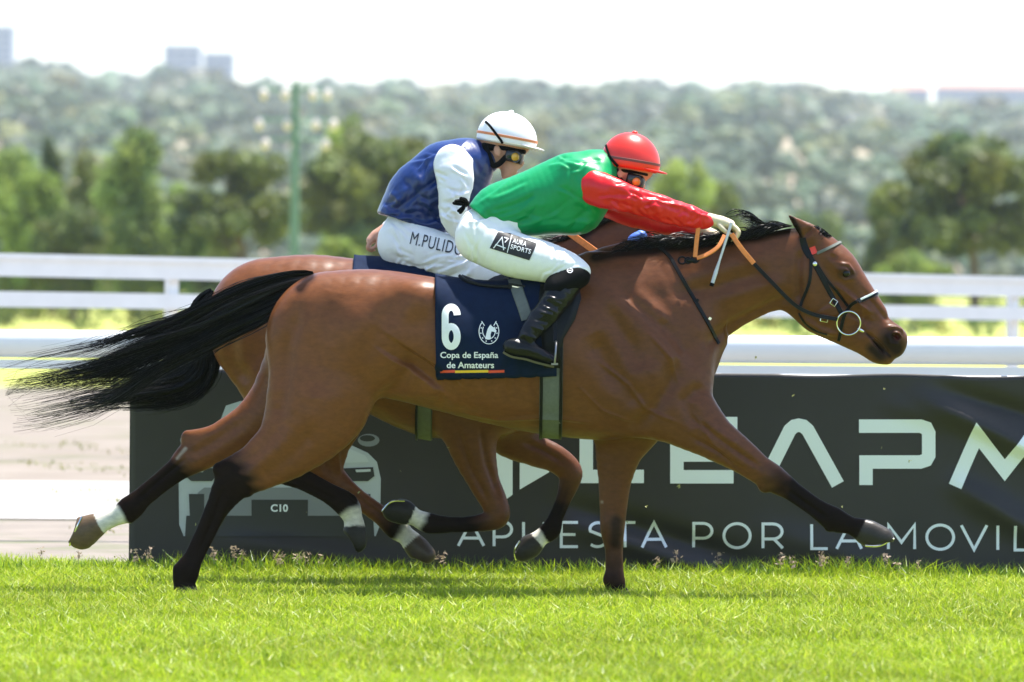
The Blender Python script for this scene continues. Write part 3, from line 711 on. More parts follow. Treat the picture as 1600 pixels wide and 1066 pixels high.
# ------------------------------------------------------------------ banner
BY = 2.42
M['banner'] = mat('dark_vinyl_banner', (.034, .030, .029), .40, .12, 1.2, .12, 9, bdist=.01, spec=.3)
M['banner_print'] = mat('pale_banner_print', (.82, .86, .86), .5, spec=.2); M['car_grey'] = mat('printed_grey', (.42, .45, .47), .45, .12, 5); M['car_mid'] = mat('printed_mid_grey', (.20, .21, .22), .45); M['car_dark'] = mat('printed_dark', (.020, .020, .022), .4); M['car_light'] = mat('printed_light_grey', (.50, .53, .54), .45)
def bfold(x, z):
    """billow and folds of the sheet, metres towards the camera"""
    d = .012 * np.sin(x * 1.3 + .4) * np.sin(z * 3.0)
    def crease(x0, z0, x1, z1, w, a):
        L = math.hypot(x1 - x0, z1 - z0); t = ((x - x0) * (x1 - x0) + (z - z0) * (z1 - z0)) / L; s = ((x - x0) * -(z1 - z0) + (z - z0) * (x1 - x0)) / L
        return a * np.exp(-(s / w) ** 2) * np.clip(np.minimum(t, L - t) / (L * .3), 0, 1)
    for c in ((2.05, 1.00, 3.1, .50, .05, .055), (2.2, 1.02, 3.2, .72, .04, -.045), (2.25, .55, 3.0, .10, .06, .050), (.15, .42, 1.35, .06, .06, -.050), (.2, .33, 1.1, .03, .05, .036), (1.9, .95, 2.35, .80, .05, .012), (1.2, .30, 2.1, .02, .07, .016), (-1.6, .20, -.4, .06, .05, .014), (2.7, .45, 3.3, .2, .05, -.02)): d = d + crease(*c)
    return d
def banner():
    a = P(201, 880, BY); x0, x1 = a.x, P(1840, 880, BY).x; n, m_ = 150, 46; e = empty('banner', ((x0 + x1) / 2, BY, 0)); X, T = np.meshgrid(np.linspace(x0, x1, n), np.linspace(0, 1, m_), indexing='ij')
    ztop = 0 * X + P(800, 581, BY).z; ztop = ztop + .006 * np.sin(X * 7) * (X > 1.4); Z = .006 + T * (ztop - .006); Yy = BY - bfold(X, Z); V = np.stack([X.ravel(), Yy.ravel(), Z.ravel()], 1); i, j = np.meshgrid(np.arange(n - 1), np.arange(m_ - 1), indexing='ij'); q = (i * m_ + j).ravel(); F = np.stack([q, q + m_, q + m_ + 1, q + 1], 1)
    o = link('sheet', np_mesh('sheet', V, F), M['banner'], None); sm = o.modifiers.new('thickness', 'SOLIDIFY'); sm.thickness = .004; sm.offset = -1
    o.parent = e; o.matrix_parent_inverse = e.matrix_basis.inverted()
    k = MB(); zt = P(800, 581, BY).z
    for x in np.arange(x0 + .06, x1, 1.5): k = MB(); k.tube([(x, BY + .10, 0), (x, BY + .10, zt)], .02, 8); s = k.build('stake', M['white_rail']); s.parent = e; s.matrix_parent_inverse = e.matrix_basis.inverted()
    k = MB(); k.tube([(x0, BY + .10, zt - .02), (x1, BY + .10, zt - .02)], .018, 8); s = k.build('top_bar', M['white_rail']); s.parent = e; s.matrix_parent_inverse = e.matrix_basis.inverted()
    def put(off):
        def f(px, py):
            w = P(px, py, BY); return (w.x, BY - float(bfold(w.x, w.z)) - off, w.z)
        return f
    # big logotype, monoline strokes
    W = 21; L = []
    L += [[(916, 662), (916, 744.5), (1006, 744.5)]]
    L += [[(1152, 662), (1057.5, 662), (1057.5, 745), (1146, 745)], [(1068, 711), (1130, 711)]]
    L += [[(1192, 756), (1234, 672), (1241, 666), (1248, 664.5), (1255, 666), (1262, 672), (1309, 757)]]
    L += [[(1342, 666), (1438, 666), (1447, 669), (1451, 677), (1451, 712), (1447, 719), (1438, 722), (1353, 722), (1353, 758)]]
    L += [[(1492, 760), (1527, 680), (1570, 735), (1613, 680), (1648, 760)]]
    for l in (L[:1], L[1:3], L[3:4], L[4:5], L[5:]): decal('logo_letter', stroke_poly(l, W), M['banner_print'], e, put(.005), 10)
    E = ([(716, 676), (716, 733), (790, 781), (801, 773), (801, 706), (752, 676), (812, 690), (812, 765), (858, 738), (858, 716)], [(0, 1, 2, 3, 4, 5), (6, 7, 8, 9)])
    decal('logo_emblem', E, M['banner_print'], e, put(.005), 12)
    # slogan
    h, b = 38, 853; G = []
    def add(ch, x, w):
        y0 = b - h + (x - 715) * .0075; y1 = y0 + h; m = (y0 + y1) / 2
        S_ = {'A': [[(0, y1), (w / 2, y0), (w, y1)], [(w * .2, y0 + h * .68), (w * .8, y0 + h * .68)]],
              'P': [[(0, y1), (0, y0), (w * .5, y0)] + arc(w * .5, y0 + h * .31, w * .48, h * .31, 90, -90, 10) + [(0, y0 + h * .62)]],
              'R': [[(0, y1), (0, y0), (w * .5, y0)] + arc(w * .5, y0 + h * .31, w * .46, h * .31, 90, -90, 10) + [(0, y0 + h * .62)], [(w * .55, y0 + h * .62), (w, y1)]],
              'U': [[(0, y0), (0, y0 + h * .6)] + arc(w / 2, y0 + h * .6, w / 2, h * .38, 180, 360, 12) + [(w, y0)]],
              'E': [[(w, y0), (0, y0), (0, y1), (w, y1)], [(0, m), (w * .85, m)]], 'T': [[(0, y0), (w, y0)], [(w / 2, y0), (w / 2, y1)]],
              'S': [arc(w * .52, y0 + h * .26, w * .46, h * .25, 40, 200, 10) + arc(w * .48, y0 + h * .74, w * .48, h * .25, 70, -140, 12)],
              'O': [arc(w / 2, m, w / 2, h / 2, 0, 360, 26)], 'L': [[(0, y0), (0, y1), (w, y1)]], 'M': [[(0, y1), (0, y0), (w / 2, y0 + h * .72), (w, y0), (w, y1)]],
              'V': [[(0, y0), (w / 2, y1), (w, y0)]], 'I': [[(0, y0), (0, y1)]], 'D': [[(0, y0), (w * .45, y0)] + arc(w * .45, m, w * .55, h / 2, 90, -90, 12) + [(0, y1), (0, y0)]]}[ch]
        decal('letter', stroke_poly([[(x + p[0], p[1]) for p in l] for l in S_], 4.6), M['banner_print'], e, put(.005), 10)
    for ch, x, w in (('A', 716, 40), ('P', 772, 28), ('U', 818, 32), ('E', 877, 26), ('S', 920, 28), ('T', 960, 33), ('A', 1003, 38), ('P', 1084, 29), ('O', 1131, 41), ('R', 1192, 31), ('L', 1268, 25), ('A', 1307, 39), ('M', 1388, 41), ('O', 1448, 42), ('V', 1502, 40), ('I', 1559, 0), ('L', 1586, 25), ('I', 1630, 0), ('D', 1652, 36), ('A', 1700, 39), ('D', 1756, 36)): add(ch, x, w)
    # printed car, front view, in layers of print
    cx = 437
    def sym(pts): return [(cx + x, y) for x, y in pts] + [(cx - x, y) for x, y in reversed(pts)]
    def poly(pts): return (pts, [tuple(range(len(pts)))])
    def pr(pts, m, off, nm='printed_car'): decal(nm, poly(pts), m, car if nm != 'printed_car' else e, put(off), 14)
    car = decal('printed_car', poly(sym([(0, 624), (62, 627), (84, 634), (97, 668), (108, 694), (138, 708), (152, 722), (158, 748), (157, 820), (150, 838), (0, 838)])), M['car_grey'], e, put(.004), 14)
    def add_p(nm, pts, m, off): decal(nm, poly(pts), m, car, put(off), 14)
    add_p('printed_windscreen', sym([(0, 634), (58, 636), (74, 642), (88, 672), (94, 690), (0, 697)]), M['car_dark'], .006)
    add_p('printed_bonnet', sym([(0, 703), (104, 699), (134, 712), (140, 722), (0, 727)]), M['car_light'], .006)
    add_p('printed_bumper', sym([(0, 762), (118, 762), (128, 770), (128, 806), (0, 806)]), M['car_mid'], .006)
    add_p('printed_grille', sym([(0, 806), (146, 806), (148, 838), (0, 838)]), M['car_dark'], .0065)
    add_p('printed_vent', [(cx - 142, 772), (cx - 118, 772), (cx - 118, 812), (cx - 140, 818)], M['car_dark'], .0072)
    add_p('printed_vent', [(cx + 142, 772), (cx + 118, 772), (cx + 118, 812), (cx + 140, 818)], M['car_dark'], .0072)
    for s in (-1, 1):
        add_p('printed_headlight', [(cx + s * x, y) for x, y in ((96, 732), (146, 730), (148, 744), (138, 752), (106, 752), (97, 742))], M['car_dark'], .0072)
        add_p('printed_light_strip', [(cx + s * x, y) for x, y in ((118, 734), (142, 733), (142, 737), (120, 738))], M['car_light'], .0088)
        add_p('printed_mirror', arc(cx + s * 139, 688, 17, 10, 0, 340, 16), M['car_mid'], .0062)
        add_p('printed_mirror', arc(cx + s * 137, 685, 12, 5, 0, 340, 14), M['car_dark'], .0078)
    add_p('printed_plate', [(393, 781), (481, 781), (481, 807), (393, 807)], M['car_dark'], .0082)
    decal('plate_lettering', fit_text('C10', (423, 788, 450, 800), .03), M['banner_print'], car, put(.010), 12)
    return tag(e, 'dark grey vinyl banner with large white lettering and a printed car front', 'banner')
banner()

# ------------------------------------------------------------------ horses
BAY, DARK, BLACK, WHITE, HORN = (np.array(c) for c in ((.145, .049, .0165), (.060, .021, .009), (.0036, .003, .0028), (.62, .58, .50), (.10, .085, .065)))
def mixc(C, c, w): return C * (1 - w[:, None]) + c * w[:, None]
def smooth_f(f, Q, it):
    i = Q.ravel(); j = np.roll(Q, -1, 1).ravel(); n = len(f); deg = np.bincount(i, minlength=n) + np.bincount(j, minlength=n)
    for _ in range(it): f = .4 * f + .6 * (np.bincount(i, f[j], n) + np.bincount(j, f[i], n)) / np.maximum(deg, 1)
    return f
def ramp(x, a, b): return np.clip((x - a) / (b - a), 0, 1)

def build_horse(spec, Y0, h, name):
    ch = {k: chain(v, Y0) for k, v in spec['chains'].items()}
    allc = np.concatenate([c[0] for c in ch.values()])
    lo = np.array([(allc[:, 0] - allc[:, 2]).min(), (allc[:, 4] - allc[:, 3]).min(), (allc[:, 1] - allc[:, 2]).min()]) - .05
    hi = np.array([(allc[:, 0] + allc[:, 2]).max(), (allc[:, 4] + allc[:, 3]).max(), (allc[:, 1] + allc[:, 2]).max()]) + .05
    f = Field(lo, hi, h)
    for k, c in ch.items(): f.add(c, spec['blend'].get(k, .04), 2.25 if k == 'torso' else 2.0)
    for (px, py, yo, R, ang, k, sub) in spec['lumps']:
        w = P(px, py, Y0 + yo); f.ell((w.x, w.y, w.z), R, ang, k, sub)
    V, Q = f.mesh(4)
    V = sculpt(V, Q, [(a, w * (1.45 if w >= 7 else 1.0), (2.3 if w >= 7 else 2.4) * amp, sd) for a, w, amp, sd in spec['strokes']], Y0)
    V = V + normals(V, Q) * (.0005 * wob(V, 26, 9) + .0004 * wob(V, 70, 10))[:, None]
    V = relax(V, Q, 1)
    # coat colour: bay body, black points, white socks, horn hooves
    w = wob(V, 9, 3); w2 = wob(V, 45, 5)
    C = np.repeat(BAY[None, :], len(V), 0) * (1 + .05 * w[:, None])
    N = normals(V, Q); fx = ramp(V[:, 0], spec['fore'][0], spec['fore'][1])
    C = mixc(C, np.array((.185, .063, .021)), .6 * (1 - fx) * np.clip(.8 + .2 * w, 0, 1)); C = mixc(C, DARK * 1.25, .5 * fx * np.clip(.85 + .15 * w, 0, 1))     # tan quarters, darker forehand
    C = mixc(C, np.array((.21, .085, .032)), .3 * ramp(-N[:, 2], .1, .8))               # paler belly and inner thighs: part coat tone, part painted-in grass bounce light
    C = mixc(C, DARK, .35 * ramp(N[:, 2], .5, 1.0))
    for leg, (b0, b1, s0, s1, hf, hcol, sock) in spec['legs'].items():
        d, i = chain_at(ch[leg], V); near = np.clip((.03 - d) / .012, 0, 1); i = smooth_f(i, Q, 14); j = i + .30 * w2 + .25 * w
        C = mixc(C, BLACK * 1.4, near * ramp(j, b0, b1) * .96)
        if sock: C = mixc(C, WHITE, near * ramp(i + .12 * w2, s0, s1))
        C = mixc(C, np.array(hcol), near * ramp(i, hf - .04, hf + .04))
    for (pts, wd, col, amt) in spec['paint']:
        d, _ = pl_dist(V, [(P(x, y, Y0).x, P(x, y, Y0).z) for x, y in (pts if len(pts) > 1 else pts * 2)])
        C = mixc(C, np.array(col), amt * np.clip(1.4 - d / (wd * S(Y0)) + .18 * w2, 0, 1))
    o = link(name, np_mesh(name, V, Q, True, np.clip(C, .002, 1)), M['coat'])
    return o, V, Q, ch

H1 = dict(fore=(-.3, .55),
    chains=dict(
        torso=[(518, 522, 98, .215, 0), (580, 519, 98, .255, 0), (650, 530, 100, .262, 0), (720, 545, 103, .285, 0), (800, 556, 112, .295, 0), (870, 553, 128, .285, 0), (940, 550, 138, .25, 0), (1000, 553, 118, .215, 0), (1040, 568, 68, .165, 0)],
        withers=[(860, 470, 40, .07, 0), (920, 446, 36, .05, 0), (985, 436, 44, .05, 0)],
        neck=[(985, 500, 105, .165, 0), (1057, 474, 89, .125, 0), (1125, 448, 71, .098, 0), (1182, 430, 62, .084, 0), (1228, 421, 61, .078, 0), (1258, 425, 56, .07, 0)],
        head=[(1262, 418, 58, .073, 0), (1284, 440, 57, .078, 0), (1315, 478, 50, .07, 0), (1345, 504, 39, .055, 0), (1372, 524, 30, .048, 0), (1389, 536, 25, .047, 0)],
        brow=[(1287, 395, 24, .078, 0), (1312, 416, 26, .092, 0), (1335, 446, 22, .07, 0), (1370, 488, 14, .04, 0)],
        jaw=[(1256, 462, 34, .062, 0), (1280, 485, 36, .055, 0), (1316, 512, 24, .04, 0), (1350, 539, 15, .032, 0), (1370, 555, 13, .033, 0), (1386, 562, 8, .03, 0)],
        upper_lip=[(1386, 523, 21, .05, 0), (1401, 529, 17, .046, 0), (1403, 545, 10, .034, 0), (1396, 553, 6, .028, 0)],
        ear_near=[(1281, 384, 15, .020, -.052), (1266, 368, 15, .017, -.062), (1249, 352, 9, .013, -.066), (1234, 338, 2.5, .006, -.066)],
        ear_far=[(1284, 384, 15, .020, .052), (1271, 368, 15, .017, .062), (1254, 353, 9, .013, .066), (1240, 341, 2.5, .006, .066)],
        hind_near=[(512, 545, 92, .12, -.105), (498, 625, 82, .115, -.135), (458, 688, 55, .085, -.15), (412, 724, 40, .06, -.15), (369, 750, 31, .046, -.145), (342, 790, 19.5, .036, -.14), (320, 835, 15.5, .027, -.14), (302, 872, 15.5, .027, -.14), (291, 894, 20.5, .038, -.14), (288, 912, 17, .036, -.14), (291, 930, 20, .052, -.14)],
        hind_far=[(500, 560, 85, .11, .12), (445, 628, 56, .10, .14), (396, 664, 38, .074, .14), (348, 690, 31, .052, .14), (306, 711, 28, .042, .14), (278, 733, 19, .033, .14), (250, 755, 16.5, .027, .14), (222, 778, 16.5, .027, .14), (203, 795, 20, .036, .14), (180, 808, 14, .03, .14), (160, 816, 15.5, .036, .14), (146, 823, 20, .044, .14), (128, 833, 26, .05, .14)],
        hock_far=[(330, 684, 14, .03, .14), (294, 683, 11, .022, .14)],
        hock_near=[(385, 726, 18, .03, -.145), (343, 733, 11, .024, -.145)],
        fore_near=[(1015, 590, 92, .10, -.125), (1062, 640, 56, .092, -.15), (1110, 680, 36, .070, -.16), (1156, 711, 27, .052, -.16), (1184, 732, 22.5, .042, -.16), (1208, 748, 22, .045, -.16), (1240, 769, 15.5, .031, -.16), (1274, 793, 15, .027, -.16), (1302, 811, 19.5, .036, -.16), (1328, 821, 14, .030, -.16), (1344, 827, 17, .038, -.16), (1358, 834, 21, .048, -.16), (1378, 842, 19, .05, -.16)],
        fore_far=[(1005, 600, 80, .09, .125), (985, 655, 55, .09, .15), (968, 700, 38, .07, .15), (961, 750, 26, .052, .15), (958, 800, 21, .044, .15), (957, 828, 19, .044, .15), (959, 858, 14, .031, .15), (960, 888, 14, .029, .15), (960, 908, 17, .036, .15), (964, 922, 15, .034, .15), (968, 936, 20, .05, .15)],
    ),
    blend=dict(torso=.02, withers=.06, neck=.09, head=.03, brow=.025, jaw=.025, upper_lip=.015, ear_near=.012, ear_far=.012, hind_near=.06, hind_far=.06, fore_near=.06, fore_far=.06, hock_far=.02, hock_near=.02),
    lumps=[
        # px, py, sideways, radii, angle, blend, carve
        (1192, 764, -.16, (.026, .022, .017), -.6, .012, False), (1216, 740, -.16, (.030, .036, .020), -.65, .012, False), (1295, 826, -.16, (.020, .022, .016), -.5, .010, False), (276, 890, -.14, (.018, .022, .024), 0, .010, False), (205, 812, .14, (.020, .022, .016), .7, .010, False), (948, 816, .15, (.018, .034, .042), 0, .012, False), (948, 905, .15, (.016, .022, .020), 0, .010, False), (384, 766, -.145, (.026, .036, .034), .8, .014, False),
        (1401, 524, -.050, (.026, .020, .019), -.5, .012, False), (1401, 524, .050, (.026, .020, .019), -.5, .012, False),
        (1402, 526, -.074, (.025, .050, .0155), -.35, .003, True), (1402, 526, .074, (.025, .050, .0155), -.35, .003, True),
        (1319, 424, -.094, (.030, .014, .017), -.5, .014, False), (1319, 424, .094, (.030, .014, .017), -.5, .014, False),
        (1322, 427, -.104, (.019, .016, .011), -.35, .006, True), (1322, 427, .104, (.019, .016, .011), -.35, .006, True),
        (1302, 402, -.088, (.017, .014, .012), -.6, .012, True), (1302, 402, .088, (.017, .014, .012), -.6, .012, True),
        (1263, 362, -.078, (.045, .012, .014), -2.3, .006, True), (1268, 362, .078, (.045, .012, .014), -2.3, .006, True),
        (1373, 542, -.050, (.052, .038, .0085), -.80, .003, True), (1373, 542, .050, (.052, .038, .0085), -.80, .003, True), (78, 815, .14, (.13, .13, .13), 0, .006, True), (1384, 888, -.16, (.13, .13, .13), 0, .006, True),
        (655, 466, -.165, (.10, .08, .07), 0, .11, False), (655, 466, .165, (.10, .08, .07), 0, .11, False),
        (1000, 600, -.17, (.13, .07, .16), .6, .08, False), (1000, 600, .17, (.13, .07, .16), .6, .08, False),
        (1075, 600, -.10, (.08, .07, .09), 0, .06, False), (1075, 600, .10, (.08, .07, .09), 0, .06, False),
    ],
    strokes=[
        ([(948, 432), (1000, 478), (1050, 522), (1092, 572)], 10, -.014, 0), ([(930, 440), (985, 485), (1030, 530), (1070, 585)], 20, .010, 0),
        ([(925, 520), (955, 585), (1005, 640)], 13, -.013, 0), ([(1020, 560), (985, 610), (1000, 650)], 18, .009, 0),
        ([(1060, 560), (1040, 610), (1005, 655), (985, 672)], 8, -.011, -1), ([(1098, 600), (1070, 625), (1085, 668)], 8, -.008, 0),
        ([(940, 470), (985, 540), (1000, 580)], 9, -.007, 0), ([(985, 455), (1040, 505)], 7, .007, 0), ([(1005, 440), (1060, 500), (1095, 545)], 9, -.006, 0),
        ([(1085, 655), (1130, 690), (1185, 728)], 4.5, -.007, -1), ([(1075, 680), (1120, 705), (1170, 742)], 4, -.006, -1), ([(1100, 665), (1150, 697)], 7, .006, -1),
        ([(1225, 762), (1290, 808)], 3, -.004, -1), ([(1222, 772), (1285, 816)], 4, .003, -1),
        ([(648, 585), (665, 560)], 34, -.020, 0), ([(585, 645), (620, 605), (650, 560)], 9, -.010, 0), ([(600, 640), (640, 618), (690, 612)], 7, .006, 0),
        ([(470, 470), (452, 540), (445, 610), (432, 670)], 9, -.011, 0), ([(520, 455), (500, 540), (500, 620)], 14, -.006, 0), ([(560, 470), (550, 560), (545, 640)], 16, .005, 0),
        ([(640, 445), (600, 500), (575, 570)], 12, -.006, 0), ([(500, 665), (452, 715), (400, 752)], 9, -.006, -1), ([(450, 655), (405, 705), (365, 735)], 8, -.005, -1),
        ([(352, 760), (338, 805), (312, 865)], 3, -.005, -1), ([(362, 770), (346, 812), (322, 868)], 3.5, .003, -1),
        ([(385, 655), (335, 690), (290, 716)], 7, -.005, 0), ([(285, 720), (240, 758), (210, 786)], 3, -.005, 0),
        ([(1100, 545), (1150, 505), (1210, 475), (1240, 462)], 7, -.010, 0), ([(1060, 440), (1130, 415), (1210, 395)], 16, .006, 0), ([(1040, 460), (1110, 450), (1190, 425)], 9, -.006, 0), ([(1120, 470), (1180, 452), (1230, 440)], 10, .006, 0),
        ([(1250, 390), (1246, 430), (1248, 480)], 6, -.008, 0), ([(1252, 400), (1262, 455), (1268, 495)], 10, .004, 0),
        ([(1306, 445), (1336, 471), (1362, 490)], 3.2, .009, 0), ([(1300, 458), (1333, 488), (1360, 505)], 6, -.009, 0), ([(1385, 512), (1398, 512), (1412, 520)], 2.5, .006, 0), ([(1386, 522), (1390, 536), (1404, 538)], 2.5, .005, 0), ([(1246, 470), (1256, 498), (1284, 516), (1310, 524)], 4, .006, 0), ([(1345, 452), (1372, 484), (1388, 502)], 4, -.004, 0),
        ([(1352, 519), (1368, 533), (1388, 553)], 2.2, -.008, 0), ([(1290, 478), (1300, 498)], 14, .004, 0), ([(1330, 506), (1352, 520)], 8, -.004, 0),
        ([(1308, 412), (1324, 414), (1334, 428)], 2.2, .004, 0), ([(1308, 430), (1320, 438), (1334, 434)], 2.2, .003, 0),
        ([(1330, 455), (1345, 485), (1352, 515)], 1.8, .003, -1), ([(1345, 485), (1365, 500)], 1.6, .0025, -1), ([(1310, 470), (1335, 498)], 1.6, .002, -1),
        ([(700, 640), (780, 655), (860, 650), (930, 660)], 3, .004, -1), ([(1080, 640), (1110, 690), (1160, 735)], 2.6, .003, -1), ([(930, 560), (980, 600), (1010, 640), (1060, 660)], 3, .004, -1), ([(1010, 520), (1045, 560), (1060, 600)], 3, .004, -1), ([(900, 600), (940, 640), (1000, 662)], 2.2, .003, -1),
    ] + [([(705 + 24 * k, 540), (690 + 24 * k, 590), (690 + 25 * k, 640)], 6, -.0032, 0) for k in range(7)],
    legs=dict(hind_near=(3.1, 3.9, 0, 0, 9.55, (.03, .026, .022), False), hind_far=(3.8, 4.6, 8.25, 8.5, 10.7, (.12, .078, .045), True),
              fore_near=(4.1, 5.6, 0, 0, 10.4, (.035, .030, .026), False), fore_far=(3.8, 9.0, 0, 0, 9.6, (.05, .04, .035), False)),
    paint=[([(1388, 530), (1402, 545)], 17, (.010, .008, .007), .9), ([(1375, 556), (1362, 545)], 10, (.013, .010, .009), .9), ([(1353, 521), (1372, 540), (1390, 557)], 2.2, (.012, .008, .008), .9), ([(1401, 527)], 4.5, (.09, .014, .012), 1.0),
           ([(1318, 426), (1328, 428)], 10, (.02, .012, .01), .75), ([(1236, 340), (1247, 360), (1254, 378)], 3.5, (.005, .004, .0035), .9),
           ([(930, 402), (1040, 388), (1120, 380), (1240, 358)], 9, (.005, .004, .0035), .9), ([(486, 432), (470, 450)], 8, (.005, .004, .0035), .85),
           ([(964, 815), (962, 850)], 9, (.014, .010, .008), .8), ([(275, 717), (288, 702)], 2.8, (.42, .36, .30), .6), ([(941, 786)], 2.5, (.42, .36, .30), .5),
           ([(414, 520), (420, 600), (418, 650)], 7, (.20, .10, .045), .35)])

H2Y = 1.1
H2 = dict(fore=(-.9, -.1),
    chains=dict(
        torso=[(422, 502, 99, .215, 0), (485, 502, 104, .255, 0), (555, 517, 112, .27, 0), (622, 531, 124, .285, 0), (690, 541, 144, .27, 0), (750, 541, 144, .24, 0), (805, 548, 118, .2, 0), (842, 562, 66, .16, 0)],
        neck=[(790, 505, 105, .16, 0), (850, 462, 82, .12, 0), (912, 425, 66, .098, 0), (955, 403, 58, .086, 0), (988, 392, 54, .078, 0), (1010, 396, 50, .07, 0)],
        head=[(1014, 392, 54, .073, 0), (1034, 415, 52, .076, 0), (1063, 447, 44, .068, 0), (1090, 474, 34, .054, 0), (1112, 496, 27, .05, 0)],
        brow=[(1036, 372, 22, .076, 0), (1060, 394, 23, .088, 0), (1082, 424, 20, .066, 0)],
        ear_near=[(1020, 362, 12, .019, -.052), (1006, 350, 12, .016, -.06), (992, 343, 7, .012, -.062), (980, 338, 2.5, .006, -.062)],
        hind_near=[(432, 540, 88, .12, -.105), (452, 612, 70, .11, -.135), (436, 668, 42, .08, -.145), (416, 706, 30, .05, -.145), (434, 731, 23, .038, -.14), (472, 749, 17, .028, -.14), (512, 770, 16, .027, -.14), (541, 789, 20, .036, -.14), (551, 809, 15, .031, -.14), (554, 823, 16.5, .038, -.14), (554, 836, 19, .046, -.14), (557, 848, 16, .046, -.14)],
        hind_far=[(470, 560, 80, .11, .12), (520, 625, 58, .10, .14), (512, 690, 36, .066, .14), (507, 735, 30, .046, .14), (530, 760, 22, .036, .14), (560, 780, 15, .027, .14), (596, 806, 15, .027, .14), (618, 824, 19, .036, .14), (634, 837, 14.5, .031, .14), (643, 846, 16.5, .038, .14), (654, 858, 19, .046, .14), (666, 867, 15, .048, .14)],
        fore_near=[(765, 585, 88, .10, -.125), (737, 645, 52, .088, -.15), (738, 695, 38, .068, -.16), (755, 750, 25, .05, -.16), (772, 785, 21, .044, -.16), (776, 808, 19, .044, -.16), (745, 818, 13, .028, -.16), (705, 820, 12.5, .026, -.16), (672, 818, 16.5, .036, -.16), (650, 809, 13.5, .031, -.16), (640, 804, 16, .038, -.16), (630, 800, 20, .048, -.16), (616, 797, 19, .05, -.16)],
        fore_far=[(795, 600, 82, .09, .125), (795, 665, 46, .08, .15), (830, 700, 27, .052, .15), (866, 716, 22, .044, .15), (889, 735, 20, .044, .15), (890, 752, 17, .04, .15), (880, 782, 12, .028, .15), (868, 810, 12, .027, .15), (860, 829, 16, .036, .15), (847, 838, 13, .031, .15), (838, 846, 15, .038, .15), (828, 854, 19, .046, .15), (817, 861, 17, .048, .15)],
    ),
    blend=dict(torso=.02, neck=.09, head=.03, brow=.025, ear_near=.012, hind_near=.06, hind_far=.06, fore_near=.06, fore_far=.06),
    lumps=[(596, 749, -.16, (.13, .13, .13), 0, .006, True), (773, 841, .15, (.13, .13, .13), 0, .006, True), (640, 913, .14, (.13, .13, .13), 0, .006, True), (516, 867, -.14, (.13, .13, .13), 0, .006, True),
           (548, 450, -.185, (.07, .07, .06), 0, .08, False), (548, 450, .185, (.07, .07, .06), 0, .08, False),
           (770, 600, -.17, (.13, .07, .16), .6, .08, False), (770, 600, .17, (.13, .07, .16), .6, .08, False)],
    strokes=[([(385, 440), (360, 500), (365, 570), (390, 600)], 9, -.010, 0), ([(430, 430), (405, 500), (405, 580)], 14, -.006, 0),
             ([(715, 665), (735, 730), (762, 780)], 4, -.006, -1), ([(750, 660), (760, 720), (780, 775)], 4.5, -.006, -1), ([(815, 690), (850, 705), (882, 725)], 4, -.006, 0),
             ([(500, 690), (512, 740)], 5, -.007, 0), ([(525, 690), (528, 745)], 4, .006, 0), ([(540, 765), (610, 818)], 3, -.004, 0), ([(450, 742), (530, 782)], 3, -.004, 0),
             ([(720, 812), (670, 812)], 3, -.004, 0), ([(885, 760), (868, 815)], 3, -.004, 0)],
    legs=dict(hind_near=(3.0, 4.2, 7.1, 7.4, 9.2, (.03, .026, .022), True), hind_far=(5.2, 7.2, 7.2, 7.6, 9.2, (.07, .05, .035), True),
              fore_near=(4.2, 6.2, 8.2, 8.5, 10.2, (.025, .022, .02), True), fore_far=(4.2, 6.4, 8.6, 8.9, 10.2, (.035, .03, .025), True)),
    paint=[([(905, 372), (955, 338), (990, 330)], 8, (.005, .004, .0035), .9), ([(1000, 345), (980, 338)], 6, (.02, .014, .012), .9)])

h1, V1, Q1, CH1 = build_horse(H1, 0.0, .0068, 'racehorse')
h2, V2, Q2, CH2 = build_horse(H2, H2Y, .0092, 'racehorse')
tag(h1, 'bay galloping racehorse with a number 6 saddle cloth, nearest the camera', 'horse')
tag(h2, 'bay galloping racehorse half hidden beyond the number 6 horse', 'horse')
T1 = bvh(V1, Q1); T2 = bvh(V2, Q2)

def eye(px, py, Y, yo, parent):
    c = P(px, py, Y + yo); b = MB(); b.ell(c, (.021, .021, .021)); b.build('eye', M['eye'], parent)
eye(1322, 427, 0, -.082, h1); eye(1322, 427, 0, .082, h1); eye(1066, 402, H2Y, -.078, h2)

def shoe(pts, Y, yo, parent):
    """a thin metal shoe along the sole edge"""
    b = MB(); pp = smooth_pts([P(x, y, Y + yo + dy) for x, y, dy in pts], 5)
    b.tube(pp, .0055, 6); b.build('horseshoe', M['metal'], parent)
shoe([(128, 808, .098), (121, 822, .092), (112, 844, .115), (109, 852, .14), (112, 844, .165), (121, 822, .188), (128, 808, .182)], 0, 0, h1)
shoe([(1352, 853, -.20), (1374, 853, -.205), (1394, 843, -.18), (1396, 842, -.16), (1394, 843, -.14), (1374, 853, -.12)], 0, 0, h1)
shoe([(632, 783, -.20), (612, 784, -.21), (599, 797, -.18), (598, 799, -.16), (599, 797, -.14), (612, 784, -.115), (632, 783, -.12)], H2Y, 0, h2)
shoe([(812, 845, .11), (804, 860, .115), (806, 873, .14), (806, 873, .16), (804, 860, .185)], H2Y, 0, h2)

